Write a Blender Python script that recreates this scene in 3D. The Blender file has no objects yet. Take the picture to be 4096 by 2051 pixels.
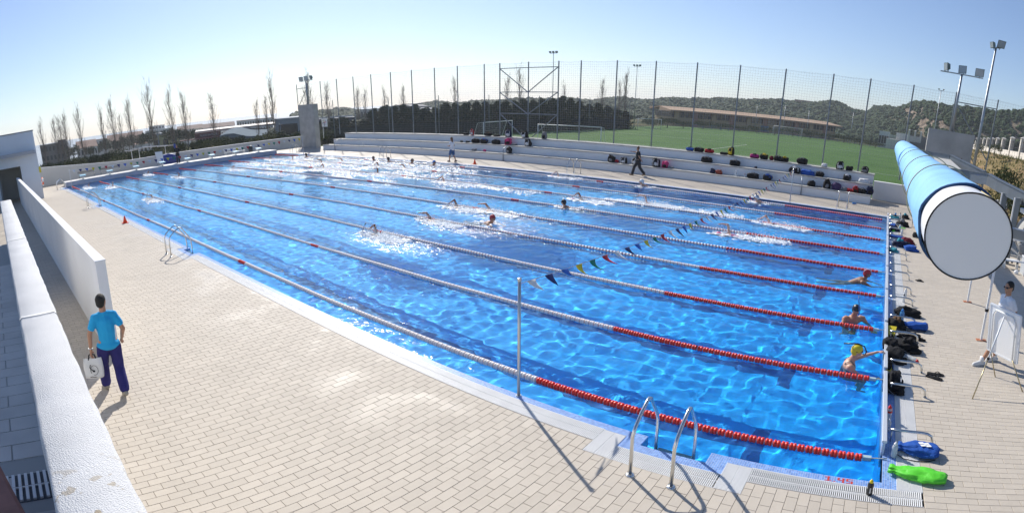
import bpy, bmesh, math, random
from mathutils import Vector, Matrix, noise
R = math.radians
random.seed(7)
S = bpy.context.scene
col = S.collection
# ------------------------------------------------------------------ camera (stitched panorama, 104 degrees wide)
cam = bpy.data.cameras.new('camera'); camo = bpy.data.objects.new('camera', cam); col.objects.link(camo)
cam.type = 'PANO'; cam.panorama_type = 'EQUIRECTANGULAR'
cam.longitude_min = -0.91166; cam.longitude_max = 0.91166
cam.latitude_min = -0.49450; cam.latitude_max = 0.41848
cam.clip_start = 0.05; cam.clip_end = 60000
camo.location = (-0.6047, -5.6892, 4.1980)
YAW, PITCH, ROLL = -0.6574, -0.2378, 0.0038
_f = Vector((math.sin(YAW)*math.cos(PITCH), math.cos(YAW)*math.cos(PITCH), math.sin(PITCH)))
_r = Vector((math.cos(YAW), -math.sin(YAW), 0)); _u = _r.cross(_f)
_r2 = _r*math.cos(ROLL)+_u*math.sin(ROLL); _u2 = -_r*math.sin(ROLL)+_u*math.cos(ROLL)
camo.rotation_euler = Matrix((( _r2.x,_u2.x,-_f.x),(_r2.y,_u2.y,-_f.y),(_r2.z,_u2.z,-_f.z))).to_euler()
S.camera = camo
# ------------------------------------------------------------------ sky and sun
SUN_AZ, SUN_EL = R(-56), R(37.5)          # azimuth from +Y towards +X
W = bpy.data.worlds.new('World'); S.world = W; W.use_nodes = True
wn = W.node_tree.nodes; wl = W.node_tree.links
bg = wn['Background']; sky = wn.new('ShaderNodeTexSky'); sky.sky_type = 'NISHITA'; sky.sun_disc = False
sky.sun_elevation = SUN_EL; sky.sun_rotation = SUN_AZ; sky.altitude = 50; sky.air_density = 1.0; sky.dust_density = 0.35; sky.ozone_density = 2.5
wb = wn.new('ShaderNodeMix'); wb.data_type = 'RGBA'; wb.blend_type = 'MULTIPLY'; wb.inputs[0].default_value = 1; wb.inputs[7].default_value = (.90, .935, 1.06, 1)   # cool white balance
wl.new(sky.outputs[0], wb.inputs[6]); wl.new(wb.outputs[2], bg.inputs[0]); bg.inputs[1].default_value = 0.104
sl = bpy.data.lights.new('sun', 'SUN'); sl.energy = 4.9; sl.angle = R(0.53); sl.color = (1, .95, .87)
so = bpy.data.objects.new('sun', sl); col.objects.link(so)
sd = Vector((math.sin(SUN_AZ)*math.cos(SUN_EL), math.cos(SUN_AZ)*math.cos(SUN_EL), math.sin(SUN_EL)))
so.rotation_euler = sd.to_track_quat('Z', 'Y').to_euler(); so.location = sd*60
S.view_settings.view_transform = 'Standard'; S.view_settings.look = 'None'
S.view_settings.exposure = 0.18; S.view_settings.gamma = 1.0; S.view_settings.use_curve_mapping = False
S.cycles.use_denoising = True
S.cycles.max_bounces = 8; S.cycles.transparent_max_bounces = 24; S.cycles.transmission_bounces = 6
S.cycles.sample_clamp_indirect = 6.0; S.cycles.sample_clamp_direct = 0.0
# ------------------------------------------------------------------ materials
MATS = {}
def nt(m): return m.node_tree.nodes, m.node_tree.links
def mat(name, c, rough=.6, metal=0., spec=.5, var=0., scale=3., bump=0., bscale=40., c2=None, detail=4, **kw):
    """procedural principled material: base colour with noise variation and fine bump (object space)"""
    if name in MATS: return MATS[name]
    m = bpy.data.materials.new(name); m.use_nodes = True; MATS[name] = m
    n, l = nt(m); b = n['Principled BSDF']
    b.inputs['Base Color'].default_value = (*c, 1); b.inputs['Roughness'].default_value = rough
    b.inputs['Metallic'].default_value = metal; b.inputs['Specular IOR Level'].default_value = spec
    if var or c2:
        g = n.new('ShaderNodeNewGeometry'); t = n.new('ShaderNodeTexNoise'); t.inputs['Scale'].default_value = scale; t.inputs['Detail'].default_value = detail
        l.new(g.outputs['Position'], t.inputs['Vector'])
        r = n.new('ShaderNodeValToRGB'); r.color_ramp.elements[0].position = .3; r.color_ramp.elements[1].position = .7
        a = tuple(max(0, x*(1-var)) for x in c); d = c2 if c2 else tuple(min(1, x*(1+var)) for x in c)
        r.color_ramp.elements[0].color = (*a, 1); r.color_ramp.elements[1].color = (*d, 1)
        l.new(t.outputs['Fac'], r.inputs['Fac']); l.new(r.outputs['Color'], b.inputs['Base Color'])
    if bump:
        g = n.new('ShaderNodeNewGeometry'); t = n.new('ShaderNodeTexNoise'); t.inputs['Scale'].default_value = bscale; t.inputs['Detail'].default_value = 6
        l.new(g.outputs['Position'], t.inputs['Vector'])
        bp = n.new('ShaderNodeBump'); bp.inputs['Strength'].default_value = 1; bp.inputs['Distance'].default_value = bump
        l.new(t.outputs['Fac'], bp.inputs['Height']); l.new(bp.outputs['Normal'], b.inputs['Normal'])
    for k, v in kw.items(): b.inputs[k].default_value = v
    return m
# ------------------------------------------------------------------ mesh builder
class MB:
    def __init__(s): s.v = []; s.f = []; s.mi = []; s.cur = 0
    def add(s, vs, fs):
        o = len(s.v); s.v += [tuple(p) for p in vs]
        for f in fs: s.f.append(tuple(i+o for i in f)); s.mi.append(s.cur)
        return s
    def box(s, x0, x1, y0, y1, z0, z1):
        return s.add([(x0,y0,z0),(x1,y0,z0),(x1,y1,z0),(x0,y1,z0),(x0,y0,z1),(x1,y0,z1),(x1,y1,z1),(x0,y1,z1)],
                     [(0,3,2,1),(4,5,6,7),(0,1,5,4),(1,2,6,5),(2,3,7,6),(3,0,4,7)])
    def bbox(s, x0, x1, y0, y1, z0, z1, b):      # box with its upper edges bevelled
        return s.add([(x0,y0,z0),(x1,y0,z0),(x1,y1,z0),(x0,y1,z0),(x0,y0,z1-b),(x1,y0,z1-b),(x1,y1,z1-b),(x0,y1,z1-b),
                      (x0+b,y0+b,z1),(x1-b,y0+b,z1),(x1-b,y1-b,z1),(x0+b,y1-b,z1)],
                     [(0,3,2,1),(0,1,5,4),(1,2,6,5),(2,3,7,6),(3,0,4,7),(4,5,9,8),(5,6,10,9),(6,7,11,10),(7,4,8,11),(8,9,10,11)])
    def obox(s, c, ax, ay, az):                   # centre and three half-axis vectors
        c, ax, ay, az = map(Vector, (c, ax, ay, az)); p = []
        for k in (-1, 1):
            for a, b in ((-1,-1),(1,-1),(1,1),(-1,1)): p.append(c+a*ax+b*ay+k*az)
        return s.add(p, [(0,3,2,1),(4,5,6,7),(0,1,5,4),(1,2,6,5),(2,3,7,6),(3,0,4,7)])
    def bar(s, a, b, w, h=None, up=(0,0,1)):      # rectangular bar from a to b
        a, b = Vector(a), Vector(b); h = h or w; d = b-a
        if d.length < 1e-6: return s
        u = Vector(up); x = d.cross(u)
        if x.length < 1e-5: x = d.cross(Vector((1,0,0)))
        x.normalize(); y = x.cross(d).normalized()
        return s.obox((a+b)/2, d/2, x*w/2, y*h/2)
    def tube(s, path, r, n=8, caps=True):         # r: number or list
        P = [Vector(p) for p in path]; m = len(P); rr = r if isinstance(r, (list, tuple)) else [r]*m
        o = len(s.v); ref = None
        for i, p in enumerate(P):
            d = (P[min(i+1,m-1)]-P[max(i-1,0)]).normalized()
            if ref is None:
                ref = d.cross(Vector((0,0,1)))
                if ref.length < .1: ref = d.cross(Vector((1,0,0)))
            x = (ref - d*ref.dot(d)).normalized(); ref = x; y = d.cross(x)
            for k in range(n):
                a = 2*math.pi*k/n; s.v.append(tuple(p+(x*math.cos(a)+y*math.sin(a))*rr[i]))
        for i in range(m-1):
            for k in range(n):
                k2 = (k+1) % n; s.f.append((o+i*n+k, o+i*n+k2, o+(i+1)*n+k2, o+(i+1)*n+k)); s.mi.append(s.cur)
        if caps:
            s.f.append(tuple(o+k for k in range(n))[::-1]); s.mi.append(s.cur)
            s.f.append(tuple(o+(m-1)*n+k for k in range(n))); s.mi.append(s.cur)
        return s
    def lathe(s, prof, n=16, c=(0,0,0), ax='z'):  # profile [(r,h)]
        o = len(s.v); c = Vector(c)
        for r, h in prof:
            for k in range(n):
                a = 2*math.pi*k/n; x, y = r*math.cos(a), r*math.sin(a)
                s.v.append(tuple(c+(Vector((x,y,h)) if ax == 'z' else Vector((h,x,y)) if ax == 'x' else Vector((y,h,x)))))
        m = len(prof)
        for i in range(m-1):
            for k in range(n):
                k2 = (k+1) % n; s.f.append((o+i*n+k, o+i*n+k2, o+(i+1)*n+k2, o+(i+1)*n+k)); s.mi.append(s.cur)
        if prof[0][0] > 1e-4: s.f.append(tuple(o+k for k in range(n))[::-1]); s.mi.append(s.cur)
        if prof[-1][0] > 1e-4: s.f.append(tuple(o+(m-1)*n+k for k in range(n))); s.mi.append(s.cur)
        return s
    def prism(s, poly, d):                        # polygon (3D points, ccw) extruded by vector d
        n = len(poly); d = Vector(d); a = [Vector(p) for p in poly]
        return s.add(a+[p+d for p in a], [tuple(range(n))[::-1], tuple(range(n, 2*n))]+[(i, (i+1) % n, n+(i+1) % n, n+i) for i in range(n)])
    def blob(s, c, rad, seg=10, ring=7, amp=.12, fr=1.6, seed=0):   # lumpy ellipsoid
        c = Vector(c); o = len(s.v); off = Vector((seed*3.1, seed*1.7, seed*.9))
        pts = []
        for i in range(ring+1):
            t = math.pi*i/ring
            for k in range(seg):
                a = 2*math.pi*k/seg; d = Vector((math.sin(t)*math.cos(a), math.sin(t)*math.sin(a), math.cos(t)))
                q = 1+amp*noise.noise(d*fr+off)*2
                pts.append(c+Vector((d.x*rad[0], d.y*rad[1], d.z*rad[2]))*q)
        fs = []
        for i in range(ring):
            for k in range(seg):
                k2 = (k+1) % seg; fs.append((i*seg+k, (i+1)*seg+k, (i+1)*seg+k2, i*seg+k2))
        return s.add(pts, fs)
    def mesh(s, name, off=(0,0,0), smooth=False):
        me = bpy.data.meshes.new(name); o = Vector(off)
        me.from_pydata([tuple(Vector(p)-o) for p in s.v], [], s.f)
        if any(s.mi): me.polygons.foreach_set('material_index', s.mi)
        if smooth: me.polygons.foreach_set('use_smooth', [True]*len(s.f))
        me.update(); return me
    def obj(s, name, m, parent=None, smooth=False, loc=None, **tags):
        """mesh object from world coordinates; origin at loc or at the parent's origin"""
        off = Vector(loc) if loc is not None else (parent.matrix_world.translation.copy() if parent else Vector((0,0,0)))
        if parent is not None: off = parent['_w'] if '_w' in parent else Vector((0,0,0)); off = Vector(off)
        me = s.mesh(name, off, smooth)
        for q in (m if isinstance(m, (list, tuple)) else [m]): me.materials.append(q)
        return link(name, me, parent, loc if parent is None else None, **tags)
WORLD = {}
def link(name, me, parent=None, loc=None, rot=None, label=None, cat=None, group=None, kind=None):
    o = bpy.data.objects.new(name, me); col.objects.link(o)
    if loc is not None: o.location = loc
    if rot is not None: o.rotation_euler = rot
    if parent is not None: o.parent = parent
    if label: o['label'] = label
    if cat: o['category'] = cat
    if group: o['group'] = group
    if kind: o['kind'] = kind
    return o
def thing(name, loc, label, cat, group=None, rot=None):
    o = link(name, None, None, loc, rot, label, cat, group); o.empty_display_size = .2
    return o
def part(name, mb, m, parent, smooth=False, world=False, label=None, kind=None):
    """part of a thing; coordinates local to the parent, or world coordinates if world (parents without rotation)"""
    off = (0,0,0)
    if world:
        q = parent; off = Vector((0,0,0))
        while q is not None: off += Vector(q.location); q = q.parent
    me = mb.mesh(name, off, smooth)
    for q in (m if isinstance(m, (list, tuple)) else [m]): me.materials.append(q)
    return link(name, me, parent, label=label, kind=kind)
def struct(name, mb, m, parent=None, smooth=False, kind='structure'):
    me = mb.mesh(name, (0,0,0), smooth)
    for q in (m if isinstance(m, (list, tuple)) else [m]): me.materials.append(q)
    return link(name, me, parent, kind=kind if parent is None or kind == 'stuff' else None)
def one(name, mb, m, loc, label, cat, group=None, smooth=False, rot=None):
    """a thing that is one mesh; coordinates local to loc"""
    me = mb.mesh(name, (0,0,0), smooth)
    for q in (m if isinstance(m, (list, tuple)) else [m]): me.materials.append(q)
    return link(name, me, None, loc, rot, label, cat, group)
def dup(o, loc, rot=None, label=None, group=None, scale=None, mats=None):
    def rec(a, parent):
        c = a.copy(); col.objects.link(c); c.parent = parent
        for ch in a.children: rec(ch, c)
        return c
    c = rec(o, None); c.location = loc
    if rot is not None: c.rotation_euler = rot
    if scale is not None: c.scale = scale if isinstance(scale, tuple) else (scale,)*3
    if label: c['label'] = label
    if group: c['group'] = group
    return c
def lerp(a, b, t): return a+(b-a)*t
# ================================================================== POOL, DECK, GUTTERS
PX0, PX1, PY0, PY1, DEPTH = -50.0, -0.06, 0.15, 21.6, -1.75
ISL = lambda n, l: n.new('ShaderNodeNewGeometry')
def mix(n, l, a, b, fac, mode='MIX'):
    q = n.new('ShaderNodeMix'); q.data_type = 'RGBA'; q.blend_type = mode
    for s, v in ((q.inputs[0], fac), (q.inputs[6], a), (q.inputs[7], b)):
        if hasattr(v, 'links'): l.new(v, s)
        else: s.default_value = v if isinstance(v, (int, float)) else (*v, 1)
    return q.outputs[2]
def noisev(n, l, scale, detail=4, vec=None, rough=.5, dist=0):
    if vec is None: vec = n.new('ShaderNodeNewGeometry').outputs['Position']
    t = n.new('ShaderNodeTexNoise'); t.inputs['Scale'].default_value = scale; t.inputs['Detail'].default_value = detail
    t.inputs['Roughness'].default_value = rough; t.inputs['Distortion'].default_value = dist
    l.new(vec, t.inputs['Vector']); return t.outputs['Fac']
def ramp(n, l, fac, stops):
    r = n.new('ShaderNodeValToRGB'); e = r.color_ramp.elements
    while len(e) < len(stops): e.new(.5)
    for i, (p, c) in enumerate(stops): e[i].position = p; e[i].color = (*c, 1) if len(c) == 3 else c
    l.new(fac, r.inputs['Fac']); return r.outputs['Color']
def mathn(n, l, op, a, b=None, clamp=False):
    q = n.new('ShaderNodeMath'); q.operation = op; q.use_clamp = clamp
    for s, v in zip(q.inputs, (a, b)):
        if v is None: continue
        if hasattr(v, 'links'): l.new(v, s)
        else: s.default_value = v
    return q.outputs[0]
def bumpn(n, l, h, dist, strength=1, fw=None):
    b = n.new('ShaderNodeBump')
    if fw and 'Filter Width' in b.inputs: b.inputs['Filter Width'].default_value = fw
    b.inputs['Distance'].default_value = dist; b.inputs['Strength'].default_value = strength
    l.new(h, b.inputs['Height']); return b.outputs['Normal']
# --- glazed paving tile: cream, each tile its own tone, worn, damp near the water
def tile_mat(name, base, textured=False):
    m = bpy.data.materials.new(name); m.use_nodes = True; MATS[name] = m; n, l = nt(m); b = n['Principled BSDF']
    geo = n.new('ShaderNodeNewGeometry'); info = n.new('ShaderNodeObjectInfo')
    rnd = mathn(n, l, 'FRACT', mathn(n, l, 'ADD', geo.outputs['Random Per Island'], info.outputs['Random']))
    c = ramp(n, l, rnd, [(0, tuple(x*.95 for x in base)), (.5, base), (.9, tuple(min(1, x*1.03) for x in base)), (1, (base[0]*1.07, base[1]*1.07, base[2]*1.07))])
    pos = geo.outputs['Position']
    c = mix(n, l, c, (base[0]*.62, base[1]*.62, base[2]*.62), mathn(n, l, 'MULTIPLY', ramp(n, l, noisev(n, l, .55, 5, pos, .65), [(.52, (0,0,0)), (.75, (1,1,1))]), .26))
    c = mix(n, l, c, (.30,.27,.23), mathn(n, l, 'MULTIPLY', ramp(n, l, noisev(n, l, 9, 6, pos, .7), [(.62, (0,0,0)), (.72, (1,1,1))]), .3))
    if textured:      # beyond the tiles that can be told apart the joints are in the material
        br = n.new('ShaderNodeTexBrick'); br.inputs['Scale'].default_value = 1; br.inputs['Brick Width'].default_value = .25; br.inputs['Row Height'].default_value = .125
        br.inputs['Mortar Size'].default_value = .004; br.inputs['Color1'].default_value = (1,1,1,1); br.inputs['Color2'].default_value = (.93,.93,.93,1); br.inputs['Mortar'].default_value = (.5,.46,.4,1)
        mp = n.new('ShaderNodeMapping'); mp.inputs['Rotation'].default_value = (0,0,R(90)); l.new(pos, mp.inputs['Vector']); l.new(mp.outputs[0], br.inputs['Vector'])
        c = mix(n, l, c, br.outputs['Color'], 1.0, 'MULTIPLY')
    l.new(c, b.inputs['Base Color'])
    sx = n.new('ShaderNodeSeparateXYZ'); l.new(pos, sx.inputs[0])
    near = n.new('ShaderNodeMapRange'); near.inputs[1].default_value = -2.6; near.inputs[2].default_value = -.2; l.new(sx.outputs['Y'], near.inputs[0])
    wet = mathn(n, l, 'MULTIPLY', ramp(n, l, noisev(n, l, .8, 6, pos, .62, .4), [(.50, (0,0,0)), (.68, (1,1,1))]), near.outputs[0])
    rr = n.new('ShaderNodeMapRange'); rr.inputs[3].default_value = .68; rr.inputs[4].default_value = .34; l.new(wet, rr.inputs[0]); l.new(rr.outputs[0], b.inputs['Roughness'])
    b.inputs['Specular IOR Level'].default_value = .32
    l.new(bumpn(n, l, noisev(n, l, 5, 5, pos), .006), b.inputs['Normal'])
    return m
TILE = (.525,.465,.385)
tilem = tile_mat('paving_tile', TILE); tilef = tile_mat('paving_tile_far', TILE, True)
groutm = mat('grout', (.455,.40,.325), .9, var=.25, scale=2)
whiterender = mat('white_render', (.80,.80,.80), .85, var=.06, scale=.7, bump=.004, bscale=60)
roughwhite = mat('rough_white_render', (.80,.80,.81), .9, var=.05, scale=2.5, bump=.012, bscale=90)
concrete = mat('raw_concrete', (.40,.39,.365), .85, var=.16, scale=1.3, bump=.003, bscale=30)
whiteplastic = mat('white_plastic', (.80,.80,.79), .45, var=.04, scale=4)
steel = mat('stainless_steel', (.68,.68,.66), .22, 1.0)
galv = mat('galvanised_steel', (.36,.38,.40), .45, .85, var=.15, scale=2)
darkgap = mat('dark_channel', (.10,.11,.12), .8)
def mosaic(name, c1, c2, grout, size=.028, depthtint=None):
    m = bpy.data.materials.new(name); m.use_nodes = True; MATS[name] = m; n, l = nt(m); b = n['Principled BSDF']
    geo = n.new('ShaderNodeNewGeometry'); pos = geo.outputs['Position']; nr = n.new('ShaderNodeSeparateXYZ'); l.new(geo.outputs['Normal'], nr.inputs[0])
    sp = n.new('ShaderNodeSeparateXYZ'); l.new(pos, sp.inputs[0])
    u = mathn(n, l, 'ADD', sp.outputs['X'], mathn(n, l, 'MULTIPLY', sp.outputs['Z'], .0)); 
    def cell(v):
        q = mathn(n, l, 'DIVIDE', v, size); fr = mathn(n, l, 'FRACT', q); fl = mathn(n, l, 'FLOOR', q)
        return fl, mathn(n, l, 'LESS_THAN', mathn(n, l, 'ABSOLUTE', mathn(n, l, 'SUBTRACT', fr, .5)), .44)
    fx, mx = cell(sp.outputs['X']); fy, my = cell(sp.outputs['Y']); fz, mz = cell(sp.outputs['Z'])
    cv = n.new('ShaderNodeCombineXYZ'); l.new(fx, cv.inputs[0]); l.new(fy, cv.inputs[1]); l.new(fz, cv.inputs[2])
    wn_ = n.new('ShaderNodeTexWhiteNoise'); l.new(cv.outputs[0], wn_.inputs['Vector'])
    c = ramp(n, l, wn_.outputs['Value'], [(0, c1), (.7, c2), (1, tuple(min(1, x*1.25) for x in c2))])
    inside = mathn(n, l, 'MULTIPLY', mx, my)
    c = mix(n, l, grout, c, inside); l.new(c, b.inputs['Base Color']); b.inputs['Roughness'].default_value = .3
    return m
mosaicm = mosaic('blue_mosaic', (.10,.22,.55), (.17,.33,.68), (.55,.6,.68))
basinm = mat('basin_mosaic', (.001,.445,.98), .5, var=.10, scale=6)
basin2 = mat('basin_line', (.004,.10,.36), .5, var=.15, scale=5)
# --- deck slab with the opening for the pool and its gutters
NOTCH = [-2.53, -17.57, -32.9, -48.4]
deckz, tz = 0.004, 0.02
b = MB()
b.box(-64, 14, -9, -.30, -.6, deckz).box(.42, 14, -.30, 28.2, -.6, deckz).box(-64, .42, 22.05, 28.2, -.6, deckz).box(-64, -50.45, -.30, 22.05, -.6, deckz)
deck = struct('pool_deck', b, groutm)
# near tiles built one by one
def frame(p):
    d = Vector(p)-camo.location; x, y, zc = d.dot(_r2), d.dot(_u2), d.dot(_f)
    return math.atan2(x, zc), math.atan2(y, math.hypot(x, zc)), d.length
def tilebox(m, x0, x1, y0, y1):
    g = .0019; x0 += g; x1 -= g; y0 += g; y1 -= g; h = .0025; z = tz+random.uniform(-.0012, .0012)
    m.add([(x0,y0,0),(x1,y0,0),(x1,y1,0),(x0,y1,0),(x0,y0,z-h),(x1,y0,z-h),(x1,y1,z-h),(x0,y1,z-h),(x0+h,y0+h,z),(x1-h,y0+h,z),(x1-h,y1-h,z),(x0+h,y1-h,z)],
          [(0,1,5,4),(1,2,6,5),(2,3,7,6),(3,0,4,7),(4,5,9,8),(5,6,10,9),(6,7,11,10),(7,4,8,11),(8,9,10,11)])
tiles = []
for i in range(225):           # near deck: long side towards the water
    x1 = .42-i*.125; x0 = x1-.125; yy = -.30-(.125 if i % 2 else .25); tiles.append((x0, x1, max(yy, -.30-.25), -.30))
    while yy > (-5.38 if x0 > -30 else -4): 
        tiles.append((x0, x1, yy-.25, yy)); yy -= .25
for j in range(224):           # right deck: long side along X
    y0 = -.30+j*.125; xx = .42+(.125 if j % 2 else .25); tiles.append((.42, xx, y0, y0+.125))
    while xx < 6.5: tiles.append((xx, xx+.25, y0, y0+.125)); xx += .25
for j in range(40):            # deck beyond the corner, nearest to the viewer
    y1 = -.30-j*.125; xx = .42+(.125 if j % 2 else .25); tiles.append((.42, xx, y1-.125, y1))
    while xx < 4: tiles.append((xx, xx+.25, y1-.125, y1)); xx += .25
nch = [(c-.972, c+.972, -.558, -.30) for c in NOTCH]
def clip(t):
    for q in nch:
        if t[0] < q[1] and t[1] > q[0] and t[3] > q[2]:
            out = []
            if t[2] < q[2]-.02: out.append((t[0], t[1], t[2], q[2]))
            if t[0] < q[0]-.015: out.append((t[0], q[0], max(t[2], q[2]), t[3]))
            if t[1] > q[1]+.015: out.append((q[1], t[1], max(t[2], q[2]), t[3]))
            return out
    return [t]
tiles = [c for t in tiles for c in clip(t)]
def vis(t):
    a, e, d = frame(((t[0]+t[1])/2, (t[2]+t[3])/2, 0)); return abs(a) < .92 and e > -.5, d
near = sorted([t for t in tiles if vis(t)[0]], key=lambda t: vis(t)[1]); sep = set(near[:300])
tm = {}
for key in ('a', 'b'):
    m = MB(); w_, h_ = (.125, .25) if key == 'a' else (.25, .125); tilebox(m, -w_/2, w_/2, -h_/2, h_/2); tm[key] = m.mesh('tile'); tm[key].materials.append(tilem)
rest = MB()
for t in tiles:
    w_, h_ = t[1]-t[0], t[3]-t[2]
    if t in sep and abs(w_*h_-.03125) < 1e-4:
        link('tile', tm['a' if w_ < h_ else 'b'], deck, ((t[0]+t[1])/2, (t[2]+t[3])/2, random.uniform(-.001, .001)))
    else: tilebox(rest, *t)
struct('paving_tiles', rest, tilem, deck, kind='stuff')
b = MB()   # paving farther off, one sheet in four fields
for x0, x1, y0, y1 in ((-60,-27.7,-5.4,-.31),(-60,14,22.05,28),(6.67,14,-.3,22.04),(-60,-50.46,-.30,22.04)):
    b.add([(x0,y0,tz-.003),(x1,y0,tz-.003),(x1,y1,tz-.003),(x0,y1,tz-.003)], [(0,1,2,3)])
struct('far_paving', b, tilef, deck)
# --- basin
b = MB(); Z = -.02; x0, x1, y0, y1, zf = PX0, PX1, PY0, PY1, DEPTH
b.add([(x0,y0,zf),(x1,y0,zf),(x1,y1,zf),(x0,y1,zf),(x0,y0,.0),(x1,y0,.0),(x1,y1,.0),(x0,y1,.0)], [(0,1,2,3),(2,1,5,6),(3,2,6,7),(0,3,7,4)])
b.add([(x0,y0,zf),(x1,y0,zf),(x1,y0,-.33),(x0,y0,-.33)], [(1,0,3,2)]); xa = x1
for c in NOTCH+[x0+.42-1e-3]:
    b.add([(c+.42,y0,-.33),(xa,y0,-.33),(xa,y0,0),(c+.42,y0,0)], [(1,0,3,2)]); xa = c-.42
b.box(-64, 8, -3, 28, -2.6, -2.4)
basin = struct('pool_basin', b, basinm); basin.cycles.is_caustics_receiver = True
for k in range(8):
    yc = 1.94+2.5*k; b = MB()
    for a in ((-48,-2,yc-.125,yc+.125),(-48.25,-48,yc-.5,yc+.5),(-2,-1.75,yc-.5,yc+.5)):
        b.add([(a[0],a[2],zf+.005),(a[1],a[2],zf+.005),(a[1],a[3],zf+.005),(a[0],a[3],zf+.005)], [(0,1,2,3)])
    q = struct('lane_marking', b, basin2, basin); q.cycles.is_caustics_receiver = True
# mosaic coping round the water, with recesses at the ladders
b = MB()
def strip(x0, x1, y0, y1, z=.012, zb=-.25): b.box(x0, x1, y0, y1, zb, z)
edges = [.11]
xs = .11
for c in NOTCH:
    strip(c+.66, xs, .02, PY0); strip(c+.42, c+.66, -.25, PY0-.003, .0115); strip(c-.42, c+.42, -.25, -.09, .0118); strip(c-.66, c-.42, -.25, PY0-.003, .0115); xs = c-.66
strip(PX0-.2, xs, .02, PY0)
strip(PX1, .11, PY0+.001, PY1, .0105); strip(PX0-.2, .11, PY1, PY1+.14)
for c in NOTCH: b.box(c-.42, c+.42, -.09, PY0-.004, -.5, -.32)
copo = struct('mosaic_coping', b, mosaicm); copo.cycles.is_caustics_receiver = True
# depth figures 1.45 laid in red mosaic, read from the water side
redm = mat('red_mosaic', (.62,.06,.03), .4)
b = MB(); s = .0145
GL = {'1': ['010','110','010','010','010','010','111'], '.': ['0','0','0','0','0','0','1'], '4': ['101','101','101','111','001','001','001'], '5': ['111','100','100','111','001','001','111']}
cx = -.72
for ch in '1.45':
    g_ = GL[ch]
    for r_, row in enumerate(g_):
        for c_, v in enumerate(row):
            if v == '1':
                X = cx+c_*1.9*s; Y = .132-r_*s*.95; b.box(X, X+s*1.7, Y-s*.85, Y, .012, .0142)
    cx += (len(g_[0])*1.9+1.2)*s
numo = struct('depth_figure', b, redm, copo)
# --- gutter gratings: white slats over a dark channel
def grating(x0, x1, y0, y1, along, label, skip=()):
    t = thing('gutter_grating', ((x0+x1)/2, (y0+y1)/2, 0), label, 'grating', 'gutter gratings round the pool')
    b = MB(); b.box(x0, x1, y0, y1, -.12, -.02); part('channel', b, darkgap, t, world=True)
    b = MB(); p = .0225; w = .0145; mid = None
    if along == 'x':
        n_ = int((x1-x0)/p); mid = (y0+y1)/2
        for i in range(n_):
            X = x0+(i+.5)*p
            if any(a < X < c for a, c in skip): continue
            for ya, yb in ((y0+.004, mid-.006), (mid+.006, y1-.004)): b.add([(X-w/2,ya,.0),(X+w/2,ya,.0),(X+w/2,yb,.0),(X-w/2,yb,.0),(X-w*.32,ya,.021),(X+w*.32,ya,.021),(X+w*.32,yb,.021),(X-w*.32,yb,.021)], [(4,5,6,7),(0,1,5,4),(1,2,6,5),(2,3,7,6),(3,0,4,7)])
        b.box(x0, x1, mid-.004, mid+.004, -.02, .014).box(x0, x1, y0, y0+.006, -.02, .018).box(x0, x1, y1-.006, y1, -.02, .018)
    else:
        n_ = int((y1-y0)/p); mid = (x0+x1)/2
        for i in range(n_):
            Y = y0+(i+.5)*p
            for xa, xb in ((x0+.004, mid-.006), (mid+.006, x1-.004)): b.add([(xa,Y-w/2,0),(xb,Y-w/2,0),(xb,Y+w/2,0),(xa,Y+w/2,0),(xa,Y-w*.32,.021),(xb,Y-w*.32,.021),(xb,Y+w*.32,.021),(xa,Y+w*.32,.021)], [(4,5,6,7),(0,1,5,4),(1,2,6,5),(2,3,7,6),(3,0,4,7)])
        b.box(mid-.004, mid+.004, y0, y1, -.02, .014).box(x0, x0+.006, y0, y1, -.02, .018).box(x1-.006, x1, y0, y1, -.02, .018)
    part('slats', b, whiteplastic, t, world=True, kind='stuff')
xs = .41
for k, c in enumerate(NOTCH):
    grating(c+.97, xs, -.285, .018, 'x', ['white slatted gutter grating along the near pool edge at the 1.45 corner', 'white gutter grating on the near edge under the flag pole', 'white gutter grating on near pool edge beside the orange cone', 'far stretch of white gutter grating along the near pool edge'][k])
    grating(c-.66, c+.66, -.555, -.252, 'x', 'white set-back grating behind the ladder '+['nearest the camera', 'beside the walking man, second on near edge', 'third along the near pool edge', 'at the far left pool corner'][k])
    grating(c+.662, c+.968, -.555, .016, 'y', 'square white grating right of the '+['nearest', 'second', 'third', 'farthest'][k]+' ladder on the near edge')
    grating(c-.968, c-.662, -.555, .016, 'y', 'square white grating left of the '+['nearest', 'second', 'third', 'farthest'][k]+' ladder on the near edge')
    xs = c-.97
grating(-50.2, xs, -.285, .018, 'x', 'short white gutter grating at the far left pool corner')
grating(.112, .415, .02, 21.74, 'y', 'white gutter grating along the right end behind the touch pads')
grating(-50.2, .41, 21.742, 22.04, 'x', 'white gutter grating along the far pool edge before the bleachers')
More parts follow.
